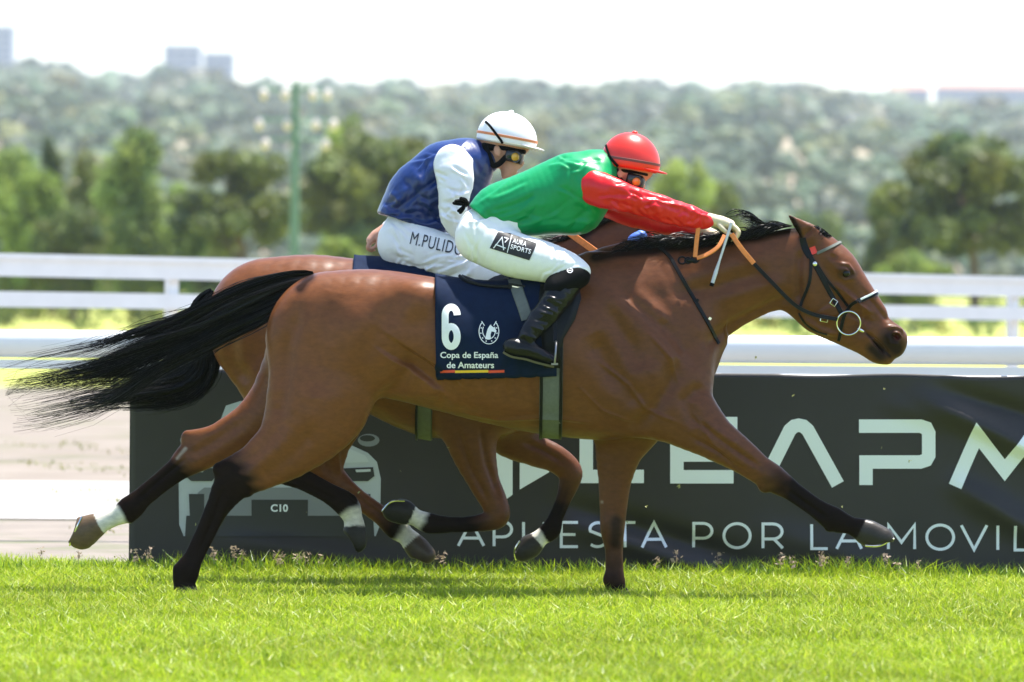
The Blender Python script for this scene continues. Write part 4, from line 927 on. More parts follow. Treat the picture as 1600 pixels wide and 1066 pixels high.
# tails and manes
def tail_path(ctr, wid, Y0, dep):
    cp = smooth_pts([Vector((x, y, 0)) for x, y in ctr], 8); n = len(cp) - 1
    def at(t):
        f = min(max(t, 0), 1) * n; i = min(int(f), n - 1); return cp[i].lerp(cp[i + 1], f - i)
    rl = np.random.default_rng(int(abs(ctr[0][0]))); K = 46; LS = np.clip(rl.normal(size=K) * .55, -1.15, 1.15); LE = np.clip(rl.normal(size=K) * .5, -1, 1); LP = rl.uniform(0, 6.28, K); LA = rl.uniform(.3, 1.2, K); LF = rl.uniform(2.5, 6, K); LD = rl.normal(size=K) * .36; LL = rl.uniform(.72, 1.0, K)
    def make(r):
        j = r.integers(K); s0 = LS[j]; js = r.normal() * .11; je = r.normal() * .12; ph = r.uniform(0, 6.28); am = r.uniform(0, .6) ** 2 + (1.0 if r.uniform() < .05 else 0); fr = r.uniform(3, 8)
        def g(t):
            t = t * LL[j]; p = at(t); q = at(min(t + .02, 1)) - at(max(t - .02, 0)); q.normalize()
            w = np.interp(t, *wid); nn = Vector((-q.y, q.x, 0)); sp = .35 + 1.3 * max(0, t - .55)
            o = (s0 + js * sp * 2) * w + LA[j] * w * .36 * t * math.sin(LF[j] * t * 2 + LP[j]) + am * w * .5 * t * math.sin(fr * t * 2 + ph) + LD[j] * w * max(0, t - .4) * 1.5
            w3 = P(p.x + nn.x * o, p.y + nn.y * o, Y0)
            return (w3.x, Y0 + (LE[j] + je) * dep * (.35 + t) + .02 * t * math.sin(LF[j] * t + LP[j]), w3.z)
        return g
    return make
strands('tail', M['hair'], h1, 3300, tail_path([(492, 438), (455, 448), (405, 470), (345, 498), (285, 532), (215, 562), (140, 590), (10, 618)], ([0, .08, .3, .55, .8, 1], [10, 15, 26, 30, 31, 36]), 0.0, .05), None, (.80, 1.06), .0031, .0004, 16, 11)
strands('tail', M['hair'], h2, 2200, tail_path([(338, 460), (318, 485), (313, 530), (308, 575), (280, 600), (220, 612), (140, 622), (20, 648)], ([0, .1, .3, .55, .8, 1], [10, 16, 22, 26, 22, 26]), H2Y, .05), None, (.66, 1.0), .0032, .0008, 16, 12)
def mane_path(crest, Y0, ln, fly=.25, near=1.0):
    def make(r):
        u = r.uniform(0, 1); u = .35 * u + .65 * ((math.floor(u * 34) + .5) / 34) + r.normal() * .004; u = min(max(u, 0), 1); lk = np.random.default_rng(int(u * 34)); n = len(crest) - 1; f = u * n; i = min(int(f), n - 1); k = f - i
        x = crest[i][0] * (1 - k) + crest[i + 1][0] * k; y = crest[i][1] * (1 - k) + crest[i + 1][1] * k
        wl = np.interp(x, *fly) if isinstance(fly, tuple) else fly
        l = ln * r.uniform(.5, 1.15); a = lk.normal() * .13 + r.normal() * .05; up = abs(lk.normal() * .8 + r.normal() * .3) * wl; ph = r.uniform(0, 6.3); fr = r.uniform(5, 11); yo = r.uniform(-.035, .012) * near; cu = r.uniform(1, 6)
        def g(t):
            q = l * t; yy = y - 2 - up * l * math.sin(min(t * 2.2, 2.2)) * .8 + q * (.22 + a) * (1 - wl) + cu * math.sin(fr * t + ph) * t
            w = P(x - q * .96, yy, Y0); return (w.x, Y0 + yo - .05 * t * near + .010 * math.sin(fr * t * .8 + ph), w.z)
        return g
    return make
strands('mane', M['hair'], h1, 3200, mane_path([(985, 397), (1040, 386), (1100, 381), (1160, 371), (1208, 361), (1238, 355)], 0.0, 66, ([900, 1000, 1040, 1100, 1180, 1215, 1250], [.08, .16, .24, .18, .10, .22, .34])), None, (.6, 1.0), .0026, .0007, 10, 13)
strands('forelock', M['hair'], h1, 320, mane_path([(1262, 354), (1285, 360), (1300, 372)], 0.0, 26, .15), None, (.5, 1.0), .0024, .0007, 8, 14)
strands('mane', M['hair'], h2, 1300, mane_path([(820, 398), (905, 374), (955, 340), (996, 330)], H2Y, 60, .08), None, (.6, 1.0), .0026, .0007, 10, 15)

# ------------------------------------------------------------------ tack
def own(o, T=None): return o
def saddle_cloth(T, Y0, x0p, x1p, ybot, name, label, drop_far=.42, slant=(0, 0), flare=.0):
    xs = np.linspace(P(x0p, 500, Y0).x, P(x1p, 500, Y0).x, 46); rows = []; m_ = 60
    for q, x in enumerate(xs):
        f = q / (len(xs) - 1); zb = P(600, ybot[0] * (1 - f) + ybot[1] * f, Y0).z; c = Vector((x, Y0, zb + .14))
        pts = []
        for i in range(241):
            a = -.74 * math.pi + 1.48 * math.pi * i / 240; d = Vector((0, math.sin(a), math.cos(a))); p, n, _, _ = T.ray_cast(c + d * 1.0, -d)
            if p is not None: pts.append(p + n * .014)
        pts = [p for p in pts if p.z >= zb]; L = [0]
        for i in range(1, len(pts)): L.append(L[-1] + (pts[i] - pts[i - 1]).length)
        rows.append([Vector([np.interp(t, L, [p[k] for p in pts]) for k in range(3)]) for t in np.linspace(0, L[-1], m_)])
    V = []; 
    for q, r in enumerate(rows):
        f = q / (len(rows) - 1)
        for j, p in enumerate(r):
            t = j / (m_ - 1); hang = max(0, 1 - t * 3.2); sh = slant[0] * (1 - f) + slant[1] * f
            lift = .004 * math.sin(f * 21 + 2 * math.sin(t * 9)) * hang + .004 * math.sin(f * 11 + t * 26 + 2 * math.sin(f * 5)) + flare * hang * max(0, 1 - f * 5)
            V.append((p.x + sh * hang, p.y - lift - .004 * hang, p.z))
    n = len(rows); F = [(i * m_ + j, i * m_ + j + 1, (i + 1) * m_ + j + 1, (i + 1) * m_ + j) for i in range(n - 1) for j in range(m_ - 1)]
    me = py_mesh(name, V, F, True); o = link(name, me, M['navy_cloth']); s = o.modifiers.new('thickness', 'SOLIDIFY'); s.thickness = .007; s.offset = 1
    bm = bmesh.new(); bm.from_mesh(me); bmesh.ops.recalc_face_normals(bm, faces=bm.faces)
    if sum(f.normal.y for f in bm.faces if f.calc_center_median().y < Y0) > 0: bmesh.ops.reverse_faces(bm, faces=bm.faces)
    bm.to_mesh(me); bm.free()
    TT = BVHTree.FromPolygons([Vector(v) for v in V], F); return o, TT
sc1, TC1 = saddle_cloth(T1, 0.0, 679, 869, (592, 586), 'saddle_cloth', '', slant=(.02, 0), flare=.012)
tag(sc1, 'navy saddle cloth with white number 6, lettering and a striped ribbon', 'saddle cloth')
sc2, TC2 = saddle_cloth(T2, H2Y, 552, 735, (560, 560), 'saddle_cloth', '')
tag(sc2, 'navy saddle cloth under the rider in blue and white', 'saddle cloth')
pc = putter(TC1, 0.0, .0105)
def bold_six():
    return stroke_poly([arc(705, 526, 9.4, 15.5, 0, 360, 28), arc(705, 492.5, 9.4, 12.5, 0, 180, 14) + [(695.6, 526)]], 10.8)
decal('number', bold_six(), M['white_print'], sc1, pc, 5)
decal('lettering', fit_text('Copa de España', (688, 550, 778.5, 562.5), .018), M['white_print'], sc1, pc, 6)
decal('lettering', fit_text('de Amateurs', (698, 565.5, 772, 575.5), .018), M['white_print'], sc1, pc, 6)
for (xa, xb, m_) in ((688, 711, 'red_print'), (711, 763, 'yellow_print'), (763, 788, 'red_print')):
    decal('ribbon_stripe', ([(xa, 579), (xb, 578.2), (xb, 582.2), (xa, 583)], [(0, 1, 2, 3)]), M[m_], sc1, pc, 6)
def horseshoe_badge():
    L = [[(752.5, 502)] + arc(764, 518, 15.5, 19.5, 132, 408, 26)[0:] + [(775.5, 502)], arc(764, 517, 10, 12.5, 150, 390, 20), [(752.5, 502), (757, 509)], [(775.5, 502), (771.5, 509)]]
    a = stroke_poly(L, 1.3)
    dots = ([], [])
    for t in (160, 190, 220, 250, 290, 320, 350, 20):
        x, y = 764 + 12.8 * math.cos(rad(t)), 518 - 16 * math.sin(rad(t)); n = len(dots[0]); dots[0].extend([(x - 1.3, y), (x, y - 1.3), (x + 1.3, y), (x, y + 1.3)]); dots[1].append((n, n + 1, n + 2, n + 3))
    horse = ([(758, 530), (760, 521), (762, 514), (765, 509), (767, 507), (768, 509.5), (772, 512), (776, 517), (774.5, 520), (771, 518.5), (768, 518), (766.5, 523), (767, 530), (764, 531)], [tuple(range(14))])
    V = list(a[0]); F = list(a[1])
    for d in (dots, horse): n = len(V); V += d[0]; F += [tuple(i + n for i in f) for f in d[1]]
    return V, F
decal('badge', horseshoe_badge(), M['white_print'], sc1, pc, 6)

def girth(T, Y0, xp, ztop, w, name, parent):
    x = P(xp, 560, Y0).x; c = Vector((x, Y0, P(xp, 560, Y0).z)); pts, ns = ring_path(T, c, (0, 0, 1), (0, -1, 0), rad(60), rad(300), 60, .006, 0)
    b = MB(); b.ribbon(pts, ns, w, .010); o = b.build(name, M['girth'], parent)
    for s in (-.42, .42):
        b = MB(); b.ribbon([p + Vector((s * w, 0, 0)) + n * .010 for p, n in zip(pts, ns)], ns, w * .14, .004); b.build('stitched_edge', M['leather'], o)
    return o
def saddle(Y0, T, TC, dx, dy, label, full=True):
    e = empty('racing_saddle', P(800 + dx, 445 + dy, Y0)); inv = lambda o: (setattr(o, 'parent', e), setattr(o, 'matrix_parent_inverse', e.matrix_basis.inverted()))
    # seat: a thin black shell raised at the cantle and pommel
    V = []; F = []; nu, nv = 22, 13
    for i in range(nu):
        f = i / (nu - 1); px = 722 + 160 * f + dx; py = (430 + 18 * math.sin(math.pi * min(f * 1.25, 1)) ** 1.1 - 14 * max(0, f - .7) / .3) + dy; hw = .10 * math.sin(math.pi * (.12 + .76 * f)) + .03
        for j in range(nv):
            s = -1 + 2 * j / (nv - 1); w = P(px, py, Y0); V.append((w.x, Y0 + s * hw, w.z - .05 * s * s + .004))
    F = [(i * nv + j, (i + 1) * nv + j, (i + 1) * nv + j + 1, i * nv + j + 1) for i in range(nu - 1) for j in range(nv - 1)]
    o = link('seat', py_mesh('seat', V, F, True), M['leather']); s = o.modifiers.new('thickness', 'SOLIDIFY'); s.thickness = .014; inv(o)
    if full:
        b = MB(); pp = smooth_pts([P(x + dx, y + dy, Y0 - d) for x, y, d in ((718, 431, .09), (728, 438, .125), (750, 445, .15), (780, 448, .165), (808, 447, .17))], 6); b.tube(pp, .0085, 8); o = b.build('cantle_rim', M['leather']); inv(o)
        b = MB(); pp = [P(x, y, 0) for x, y in ((804, 440), (811, 462), (818, 482), (824, 500))]; pts = []; ns = []
        for p in pp:
            h = hit_side(TC, p.x, p.z, -2, 1, .014)
            if h: pts.append(h[0]); ns.append(h[1])
        b.ribbon(smooth_pts(pts, 4), [Vector((0, -1, .15))] * (len(pts) * 4 - 3), .058, .004); o = b.build('surcingle', M['girth']); inv(o)
        q = pts[0].lerp(pts[1], .55) + Vector((0, -.010, 0)); b = MB(); b.box(q, (.082, .006, .030), Matrix.Rotation(rad(10), 3, 'Y')); bo = b.build('buckle', M['leather'], None, False); inv(bo); b = MB(); b.box(q + Vector((0, -.006, 0)), (.042, .004, .006), Matrix.Rotation(rad(10), 3, 'Y')); bp = b.build('buckle_bar', M['metal'], None, False); inv(bp)
        # flap under the knee
        V = []; F = []
        for i, (x0_, x1_, y) in enumerate(((845, 906, 448), (842, 908, 470), (842, 898, 500), (846, 880, 530), (850, 874, 575))):
            for j in range(6):
                x = x0_ + (x1_ - x0_) * j / 5; a = P(x, y, -.3); h = hit_side(TC, a.x, a.z, -2, 1, .014) or hit_side(T, a.x, a.z, -2, 1, .022); V.append(tuple(h[0]))
        F = [(i * 6 + j, i * 6 + j + 1, i * 6 + 7 + j, i * 6 + 6 + j) for i in range(4) for j in range(5)]
        o = link('flap', py_mesh('flap', V, F, True), M['leather']); s = o.modifiers.new('thickness', 'SOLIDIFY'); s.thickness = .006; s.offset = 0; inv(o)
    return e, inv
s1, inv1 = saddle(0.0, T1, TC1, 0, 0, '')
tag(s1, 'small black racing saddle with grey girth under the rider in green', 'saddle')
g1 = girth(T1, 0.0, 861, 560, .112, 'girth', None); inv1(g1)
s2, inv2 = saddle(H2Y, T2, TC2, -125, -12, '', False)
tag(s2, 'black racing saddle under the rider in blue and white', 'saddle')
g2 = girth(T2, H2Y, 664, 560, .085, 'girth', None); inv2(g2)
def stirrup():
    c = P(868, 552, -.385); b = MB(); pp = [c + Vector((x, y, z)) for x, y, z in ((-.004, -.052, -.050), (.0, -.056, .0), (.002, -.035, .042), (.002, 0, .056), (.002, .035, .042), (0, .056, 0), (-.004, .052, -.05))]
    b.tube(smooth_pts(pp, 5), .005, 8); b.box(c + Vector((-.004, 0, -.052)), (.032, .108, .008)); o = b.build('stirrup', M['dull_metal']); inv1(o)
    b = MB(); pts = [P(862, 452, -.285), P(866, 490, -.335), P(868, 534, -.385)]; b.ribbon(smooth_pts(pts, 4), [Vector((0, -1, 0))] * 9, .020, .004); o = b.build('stirrup_leather', M['leather']); inv1(o)
stirrup()

def bridle(T, Y0, dx=0, dy=0):
    e = empty('bridle', P(1290 + dx, 440 + dy, Y0)); inv = lambda o: (setattr(o, 'parent', e), setattr(o, 'matrix_parent_inverse', e.matrix_basis.inverted()))
    def side(nm, pix, w, m='leather', th=.004, both=True):
        for sg in ((1, -1) if both else (1,)):
            b = MB(); strap_side(b, T, [(x + dx, y + dy) for x, y in pix], Y0, w, th, .002, 6, sg)
            if b.V: inv(b.build(nm, M[m]))
    side('headpiece', [(1253, 372), (1257, 388), (1265, 402)], .034); side('cheekpiece', [(1263, 398), (1280, 428), (1296, 458), (1306, 476), (1314, 490)], .024, th=.005)
    side('cheekpiece', [(1272, 408), (1290, 436), (1312, 462), (1324, 478)], .014); side('throatlatch', [(1266, 408), (1264, 438), (1256, 462), (1249, 480)], .016)
    side('noseband_strap', [(1366, 460), (1348, 466), (1332, 474), (1322, 486), (1316, 500), (1312, 522), (1310, 532)], .017)
    side('chin_strap', [(1248, 489), (1258, 505), (1275, 517), (1292, 522)], .012)
    def over(nm, p0, p1, w, m, a0, a1, off=.003):
        A, B = P(p0[0] + dx, p0[1] + dy, Y0), P(p1[0] + dx, p1[1] + dy, Y0); u = (B - A).normalized(); c = A.lerp(B, .12); pts, ns = ring_path(T, c, u, (0, -1, 0), a0, a1, 26, off, .5)
        if len(pts) > 3: b = MB(); b.ribbon(pts, ns, w, .005); inv(b.build(nm, M[m]))
    over('browband', (1272, 398), (1309, 381), .015, 'girth', rad(-92), rad(92))
    side('browband_trim', [(1268, 386), (1272, 397)], .030, 'red_cap', .006); 
    over('noseband', (1330, 477), (1369, 459), .016, 'leather', rad(-80), rad(80)); over('noseband_padding', (1334, 472), (1368, 456), .010, 'white_cap', rad(-75), rad(75), .006)
    for sg in (-1, 1):
        c = P(1326 + dx, 505 + dy, Y0 + sg * .082); b = MB(); b.torus(c, 18.5 * S(Y0), .0042, (1, 0, 0), (0, sg * .12, 1)); inv(b.build('bit_ring', M['metal']))
        b = MB(); b.ell(P(1345 + dx, 516 + dy, Y0 + sg * .062), (.021, .012, .009), Matrix.Rotation(rad(28), 3, 'Y')); inv(b.build('bit_mouthpiece', M['metal']))
    for (x, y, w, h, a) in ((1303, 474, 9, 9, 35), (1289, 497, 11, 10, 10)):
        p = P(x + dx, y + dy, Y0 - .1); h_ = hit_side(T, p.x, p.z, Y0 - 2, 1, .012)
        if h_:
            b = MB(); R = Matrix.Rotation(rad(a), 3, 'Y'); s = S(Y0); n = [R @ Vector((i * w * s / 2, 0, j * h * s / 2)) + h_[0] for i, j in ((-1, -1), (1, -1), (1, 1), (-1, 1), (-1, -1))]; b.tube(n, .0028, 6); inv(b.build('buckle', M['metal']))
    b = MB(); p = P(1273 + dx, 413 + dy, Y0 - .1); h_ = hit_side(T, p.x, p.z, Y0 - 2, 1, .010)
    if h_: b.ell(h_[0], (.012, .006, .012)); inv(b.build('stud', M['metal']))
    return e, inv
b1, invb = bridle(T1, 0.0)
tag(b1, 'black leather bridle with a ring bit and orange-gripped reins', 'bridle')
def rein(pix, Y0, ys, w, m, nm, th=.004, inv=None, up=None):
    pp = smooth_pts([P(x, y, Y0 + d) for (x, y), d in zip(pix, ys)], 8); b = MB(); b.ribbon(pp, [up or Vector((0, -1, .1))] * len(pp), w, th); o = b.build(nm, M[m]); (inv or invb)(o)
rein([(1143, 366), (1158, 388), (1178, 412)], 0, (-.13, -.145, -.15), .024, 'orange_rubber', 'rein_grip', .009)
rein([(1176, 410), (1205, 440), (1240, 475), (1270, 491), (1308, 499)], 0, (-.152, -.15, -.14, -.118, -.094), .020, 'leather', 'rein')
rein([(1135, 385), (1170, 415), (1240, 476), (1308, 499)], 0, (.13, .15, .14, .094), .020, 'leather', 'rein')
rein([(1092, 350), (1089, 372), (1086, 402)], 0, (-.135, -.14, -.15), .022, 'orange_rubber', 'rein_grip', .008)
rein([(1089, 404), (1105, 398), (1122, 386), (1132, 368)], 0, (-.155, -.158, -.155, -.13), .020, 'orange_rubber', 'rein_grip', .008, up=Vector((0, -1, .6)))
def keeper():
    b = MB(); c = P(1080, 407, -.15)
    for dx, r in ((-14, .018), (-5, .014), (6, .017)): b.torus(c + Vector((dx * S(0), 0, .006 * (dx > 0))), r, .005, (1, 0, 0), (0, .3, 1), 16, 6)
    b.ell(c, (.030, .010, .012)); invb(b.build('rein_keeper', M['leather']))
keeper()
def breast_strap():
    e = empty('breast_girth', P(1040, 400, 0)); inv = lambda o: (setattr(o, 'parent', e), setattr(o, 'matrix_parent_inverse', e.matrix_basis.inverted()))
    for sg in (1, -1):
        b = MB(); strap_side(b, T1, [(1030, 388), (1046, 402), (1062, 430), (1082, 465), (1102, 500), (1117, 528), (1122, 537)], 0, .019, .005, .002, 6, sg); inv(b.build('strap', M['leather']))
    for (x, y) in ((1107, 498), (1088, 470)):
        p = P(x, y, 0); h = hit_side(T1, p.x, p.z, -2, 1, .008)
        b = MB(); b.box(h[0], (.013, .005, .014), Matrix.Rotation(rad(-60), 3, 'Y')); inv(b.build('buckle', M['metal' if x == 1107 else 'leather'], None, False))
    tag(e, 'thin black strap slung down the neck of the number 6 horse', 'strap')
breast_strap()
b2, invb2 = bridle(T2, H2Y, -254, -22)
tag(b2, 'bridle of the far horse with a blue browband pad and orange rein', 'bridle')
rein([(884, 360), (906, 376), (930, 393), (975, 425)], H2Y, (-.17, -.17, -.165, -.14), .034, 'orange_rubber', 'rein', .008, invb2)
def blue_pad():
    c = P(995, 370, H2Y - .15); b = MB(); b.ell(c, (.050, .03, .024), Matrix.Rotation(rad(-24), 3, 'Y'), 18, 10); b.ell(c + Vector((.026, .0, .010)), (.030, .028, .020), Matrix.Rotation(rad(30), 3, 'Y'), 16, 8); b.ell(c + Vector((.006, .0, -.026)), (.050, .026, .016), Matrix.Rotation(rad(12), 3, 'Y'), 16, 8); invb2(b.build('browband_pad', M['blue_cloth']))
blue_pad()

# ------------------------------------------------------------------ riders
def skin_mesh(chains, Y0, h=.006, grow=0.0, blend=.02, ells=(), cuts=(), smooth=3, bl={}):
    """chains: dict of specs; returns verts, quads"""
    cs = {k: chain(v, Y0, 4, grow) for k, v in chains.items()}; A = np.concatenate([c[0] for c in cs.values()])
    lo = np.array([(A[:, 0] - A[:, 2]).min(), (A[:, 4] - A[:, 3]).min(), (A[:, 1] - A[:, 2]).min()]) - .06; hi = np.array([(A[:, 0] + A[:, 2]).max(), (A[:, 4] + A[:, 3]).max(), (A[:, 1] + A[:, 2]).max()]) + .06
    f = Field(lo, hi, h)
    for k, c in cs.items(): f.add(c, bl.get(k, blend))
    for (px, py, yo, R, ang, k, sub) in ells: w = P(px, py, Y0 + yo); f.ell((w.x, w.y, w.z), tuple(r + grow for r in R), ang, k, sub)
    for (p, n) in cuts: f.cut(p, n)
    return f.mesh(smooth)
def garment(name, chains, Y0, m, parent, grow=.008, strokes=(), rough=.0, rf=18, fx=(1, 1, 1), h=.0066, cuts=(), ells=(), seed=3, blend=.03, bl={}, crease=0.0, cf=30, cdir=(1, .3, 1)):
    V, Q = skin_mesh(chains, Y0, h, grow, blend, ells, cuts, 2, bl)
    if rough or crease:
        N = normals(V, Q); d = rough * wob(V, rf, seed, fx)
        if crease: d = d + crease * (np.abs(wob(V, cf, seed + 7, cdir)) ** .6 * -1.2 + .5)
        V = V + N * d[:, None]
    if strokes: V = sculpt(V, Q, strokes, Y0)
    o = link(name, np_mesh(name, V, Q), m, parent); return o, V, Q
def cutp(p0, p1, Y0, keep_left=True):
    """vertical cutting plane through two photo points; drops what lies right of p0->p1 (screen sense)"""
    a, b = P(*p0, Y0), P(*p1, Y0); d = b - a; n = Vector((d.z, 0, -d.x)).normalized()
    return ((a.x, a.y, a.z), (n.x, 0, n.z) if keep_left else (-n.x, 0, -n.z))
def finger(base, mid, tip, y, r=2.7): return [(base[0], base[1], r * 1.08, .0088, y), (mid[0], mid[1], r, .0084, y), (tip[0], tip[1], r * .85, .0072, y + .004)]
def helmet(c, R, lat, tilt, Y0, m, band, parent, strap_px, peak=(15, 12)):
    """skull cap with silk cover, peak, button, band"""
    cw = P(c[0], c[1], Y0); s = S(Y0); Rm = Matrix.Rotation(rad(tilt), 3, 'Y'); rx, rz = R[0] * s, R[1] * s; nu, nv = 44, 18; V = []; F = []
    def shape(a, b, g=0.0):
        x, y, z = math.sin(b) * math.cos(a), math.sin(b) * math.sin(a), math.cos(b)
        k = 1 + .05 * x * (1 - abs(z)) + .012 * math.sin(a * 7 + 2 * math.sin(3 * b)) * max(0, b - .9) * .4
        return cw + Rm @ Vector(((rx + g) * x * k, (lat + g) * y * k, (rz + g) * z))
    for j in range(nv + 1):
        b = 1e-3 + (rad(103)) * j / nv
        for i in range(nu): V.append(shape(2 * math.pi * i / nu, b, 0 if j < nv else -.006))
    F = [(j * nu + i, (j + 1) * nu + i, (j + 1) * nu + (i + 1) % nu, j * nu + (i + 1) % nu) for j in range(nv) for i in range(nu)]
    n0 = len(V)
    for j, bb in ((0, rad(100)), (1, rad(92))):
        for i in range(nu): V.append(shape(2 * math.pi * i / nu, bb, -.012))
    F += [(nv * nu + i, n0 + i, n0 + (i + 1) % nu, nv * nu + (i + 1) % nu) for i in range(nu)] + [(n0 + i, n0 + nu + i, n0 + nu + (i + 1) % nu, n0 + (i + 1) % nu) for i in range(nu)]
    me = py_mesh('helmet', V, F, True); bm = bmesh.new(); bm.from_mesh(me); bmesh.ops.recalc_face_normals(bm, faces=bm.faces); bm.to_mesh(me); bm.free(); o = link('helmet', me, m, parent)
    b = MB(); b.ell(shape(0, 0.02) + Vector((0, 0, .002)), (.014, .014, .008)); b.build('button', m, o)
    # peak
    V = []; F = []; n = 17; q = 7
    for i in range(n):
        a = rad(-62 + 124 * i / (n - 1))
        for j in range(q):
            f = j / (q - 1); ext = peak[0] * s * f * max(0.0, math.cos(a * 90 / 62)) ** .7 + .0005; p0 = shape(a, rad(97), -.004); d = Rm @ Vector((math.cos(a) * .9 + .3, math.sin(a) * .35, -.10 - .10 * f)); V.append(p0 + d.normalized() * ext)
    F = [(i * q + j, (i + 1) * q + j, (i + 1) * q + j + 1, i * q + j + 1) for i in range(n - 1) for j in range(q - 1)]
    pk = link('peak', py_mesh('peak', V, F, True), m, o); sm = pk.modifiers.new('thickness', 'SOLIDIFY'); sm.thickness = .006; sm.offset = 0
    pts = [shape(2 * math.pi * i / 40, rad(86), .0025) for i in range(41)]; ns = [(p - cw).normalized() for p in pts]; k = MB(); k.ribbon(pts, ns, .013, .0015); k.build('band', M[band], o)
    hv = [Vector(v) for v in V[:0]]; T = BVHTree.FromPolygons([shape(2 * math.pi * i / nu, 1e-3 + rad(103) * j / nv) for j in range(nv + 1) for i in range(nu)], [(j * nu + i, (j + 1) * nu + i, (j + 1) * nu + (i + 1) % nu, j * nu + (i + 1) % nu) for j in range(nv) for i in range(nu)])
    for sg in (1, -1):
        k = MB(); pts = []; ns = []
        for p in smooth_pts([Vector((x, y, 0)) for x, y in strap_px], 6):
            w = P(p.x, p.y, Y0); h_ = hit_side(T, w.x, w.z, Y0 - sg * 1.5, sg, .0035)
            if h_: nn = h_[1] if h_[1].y * sg < 0 else -h_[1]; pts.append(h_[0] if h_[1].y * sg < 0 else h_[0] - h_[1] * .007); ns.append(nn)
        if len(pts) > 2: k.ribbon(pts, ns, .013, .002); k.build('goggle_strap', M['black_elastic'], o)
    return o
def goggles(c, Y0, ang, lens, parent, hw=.068):
    """wrap-round race goggles with tinted side lens"""
    w = P(c[0], c[1], Y0); R = Matrix.Rotation(rad(ang), 3, 'Y'); V = []; Z = 1.3; F = []; n, q = 19, 5; k = MB()
    for i in range(n):
        a = rad(-105 + 210 * i / (n - 1))
        for j in range(q):
            f = -1 + 2 * j / (q - 1); bul = 1 + .07 * (1 - f * f); V.append(w + R @ Vector((-.048 + .066 * math.cos(a) * bul, hw * math.sin(a) * bul * 1.04, .034 * f * (1 - .12 * abs(math.sin(a))))))
    F = [(i * q + j, (i + 1) * q + j, (i + 1) * q + j + 1, i * q + j + 1) for i in range(n - 1) for j in range(q - 1)]
    o = link('goggles', py_mesh('goggles', V, F, True), M['goggle'], parent); s = o.modifiers.new('thickness', 'SOLIDIFY'); s.thickness = .006; s.offset = 1
    for sg in (-1, 1):
        p = w + R @ Vector((-.016, sg * (hw * 1.0 + .003), -.003)); k = MB(); k.ell(p, (.022, .011, .021), R @ Matrix.Rotation(rad(-26 * sg), 3, 'Z'), 18, 10); k.build('lens', M[lens], o)
        k = MB(); k.torus(p + Vector((.004, sg * .0035, 0)), .025, .0050, R @ Vector((1, sg * .35, 0)), R @ Vector((0, 0, 1)), 22, 6); k.build('lens_rim', M['goggle'], o)
        k = MB(); k.box(w + R @ Vector((-.046, sg * hw * .99, .004)), (.020, .008, .022), R); k.build('strap_clip', M['black_elastic'], o, False)
    return o

def hand(prefix, wrist, palm, kn, mid, tip, ys, thumb, ty):
    D = {prefix + 'palm': [(wrist[0], wrist[1], 8.0, .024, wrist[2]), (palm[0], palm[1], 9.2, .034, palm[2]), (kn[0] - 1, kn[1], 7.0, .036, palm[2])]}
    for i, y in enumerate(ys):
        dx = (0, 1.5, .5, -2.5)[i]; dy = (0, .5, 1.2, 2.0)[i]
        D[prefix + 'finger%d' % i] = finger((kn[0] + dx, kn[1] + dy), (mid[0] + dx, mid[1] + dy), (tip[0] + dx, tip[1] + dy), y)
    D[prefix + 'thumb'] = [(thumb[0][0], thumb[0][1], 3.6, .011, ty), (thumb[1][0], thumb[1][1], 3.1, .010, ty - .004), (thumb[2][0], thumb[2][1], 2.6, .008, ty + .004)]
    return D

# ---- rider in green and red
J1 = dict(
    head=[(966, 262, 30, .066, 0), (982, 254, 35, .076, 0), (994, 256, 31, .07, 0)], face=[(980, 272, 23, .060, 0), (986, 286, 19, .054, 0), (987, 300, 14, .044, 0), (984, 309, 9, .03, 0)], nose=[(1000, 281, 4, .010, 0), (1004, 292, 4.5, .012, 0), (999, 296, 4, .013, 0)],
    neck=[(935, 290, 20, .06, 0), (955, 278, 19, .056, 0), (972, 270, 20, .055, 0)], torso=[(758, 362, 34, .15, 0), (790, 335, 34, .14, 0), (840, 308, 38, .15, 0), (890, 286, 40, .165, 0), (922, 280, 30, .16, 0)],
    shoulder_near=[(915, 284, 24, .06, -.12), (930, 293, 24, .055, -.17)], shoulder_far=[(915, 288, 24, .06, .12), (930, 298, 24, .055, .17)],
    arm_near=[(930, 293, 20, .055, -.18), (985, 311, 16, .048, -.20), (1036, 327, 13, .042, -.18), (1080, 338, 11, .036, -.14), (1110, 344, 7.5, .028, -.105)],
    arm_far=[(930, 300, 20, .055, .18), (980, 326, 16, .048, .19), (1030, 344, 13, .042, .15), (1072, 354, 10, .036, .09), (1100, 361, 7.5, .028, .035)],
    thigh_near=[(752, 372, 36, .085, -.085), (800, 395, 33, .085, -.15), (850, 408, 28, .075, -.21), (896, 424, 18, .06, -.255)], shin_near=[(896, 426, 19, .058, -.255), (872, 462, 20, .056, -.30), (846, 498, 16, .046, -.345), (822, 528, 11, .036, -.375)], foot_near=[(806, 541, 11, .034, -.38), (832, 549, 11, .038, -.385), (862, 561, 7, .036, -.385)],
    thigh_far=[(752, 372, 36, .085, .085), (800, 395, 33, .085, .15), (850, 408, 28, .075, .21), (896, 424, 18, .06, .255)], shin_far=[(896, 426, 19, .058, .255), (872, 462, 20, .056, .30), (846, 498, 16, .046, .345), (822, 528, 11, .036, .375)], foot_far=[(806, 541, 11, .034, .38), (832, 549, 11, .038, .385), (862, 561, 7, .036, .385)])
HN1 = hand('near_', (1109, 343, -.10), (1126, 347, -.085), (1142, 351), (1153, 362), (1147, 374), (-.115, -.096, -.077, -.058), ((1124, 353), (1134, 362), (1143, 368)), -.115)
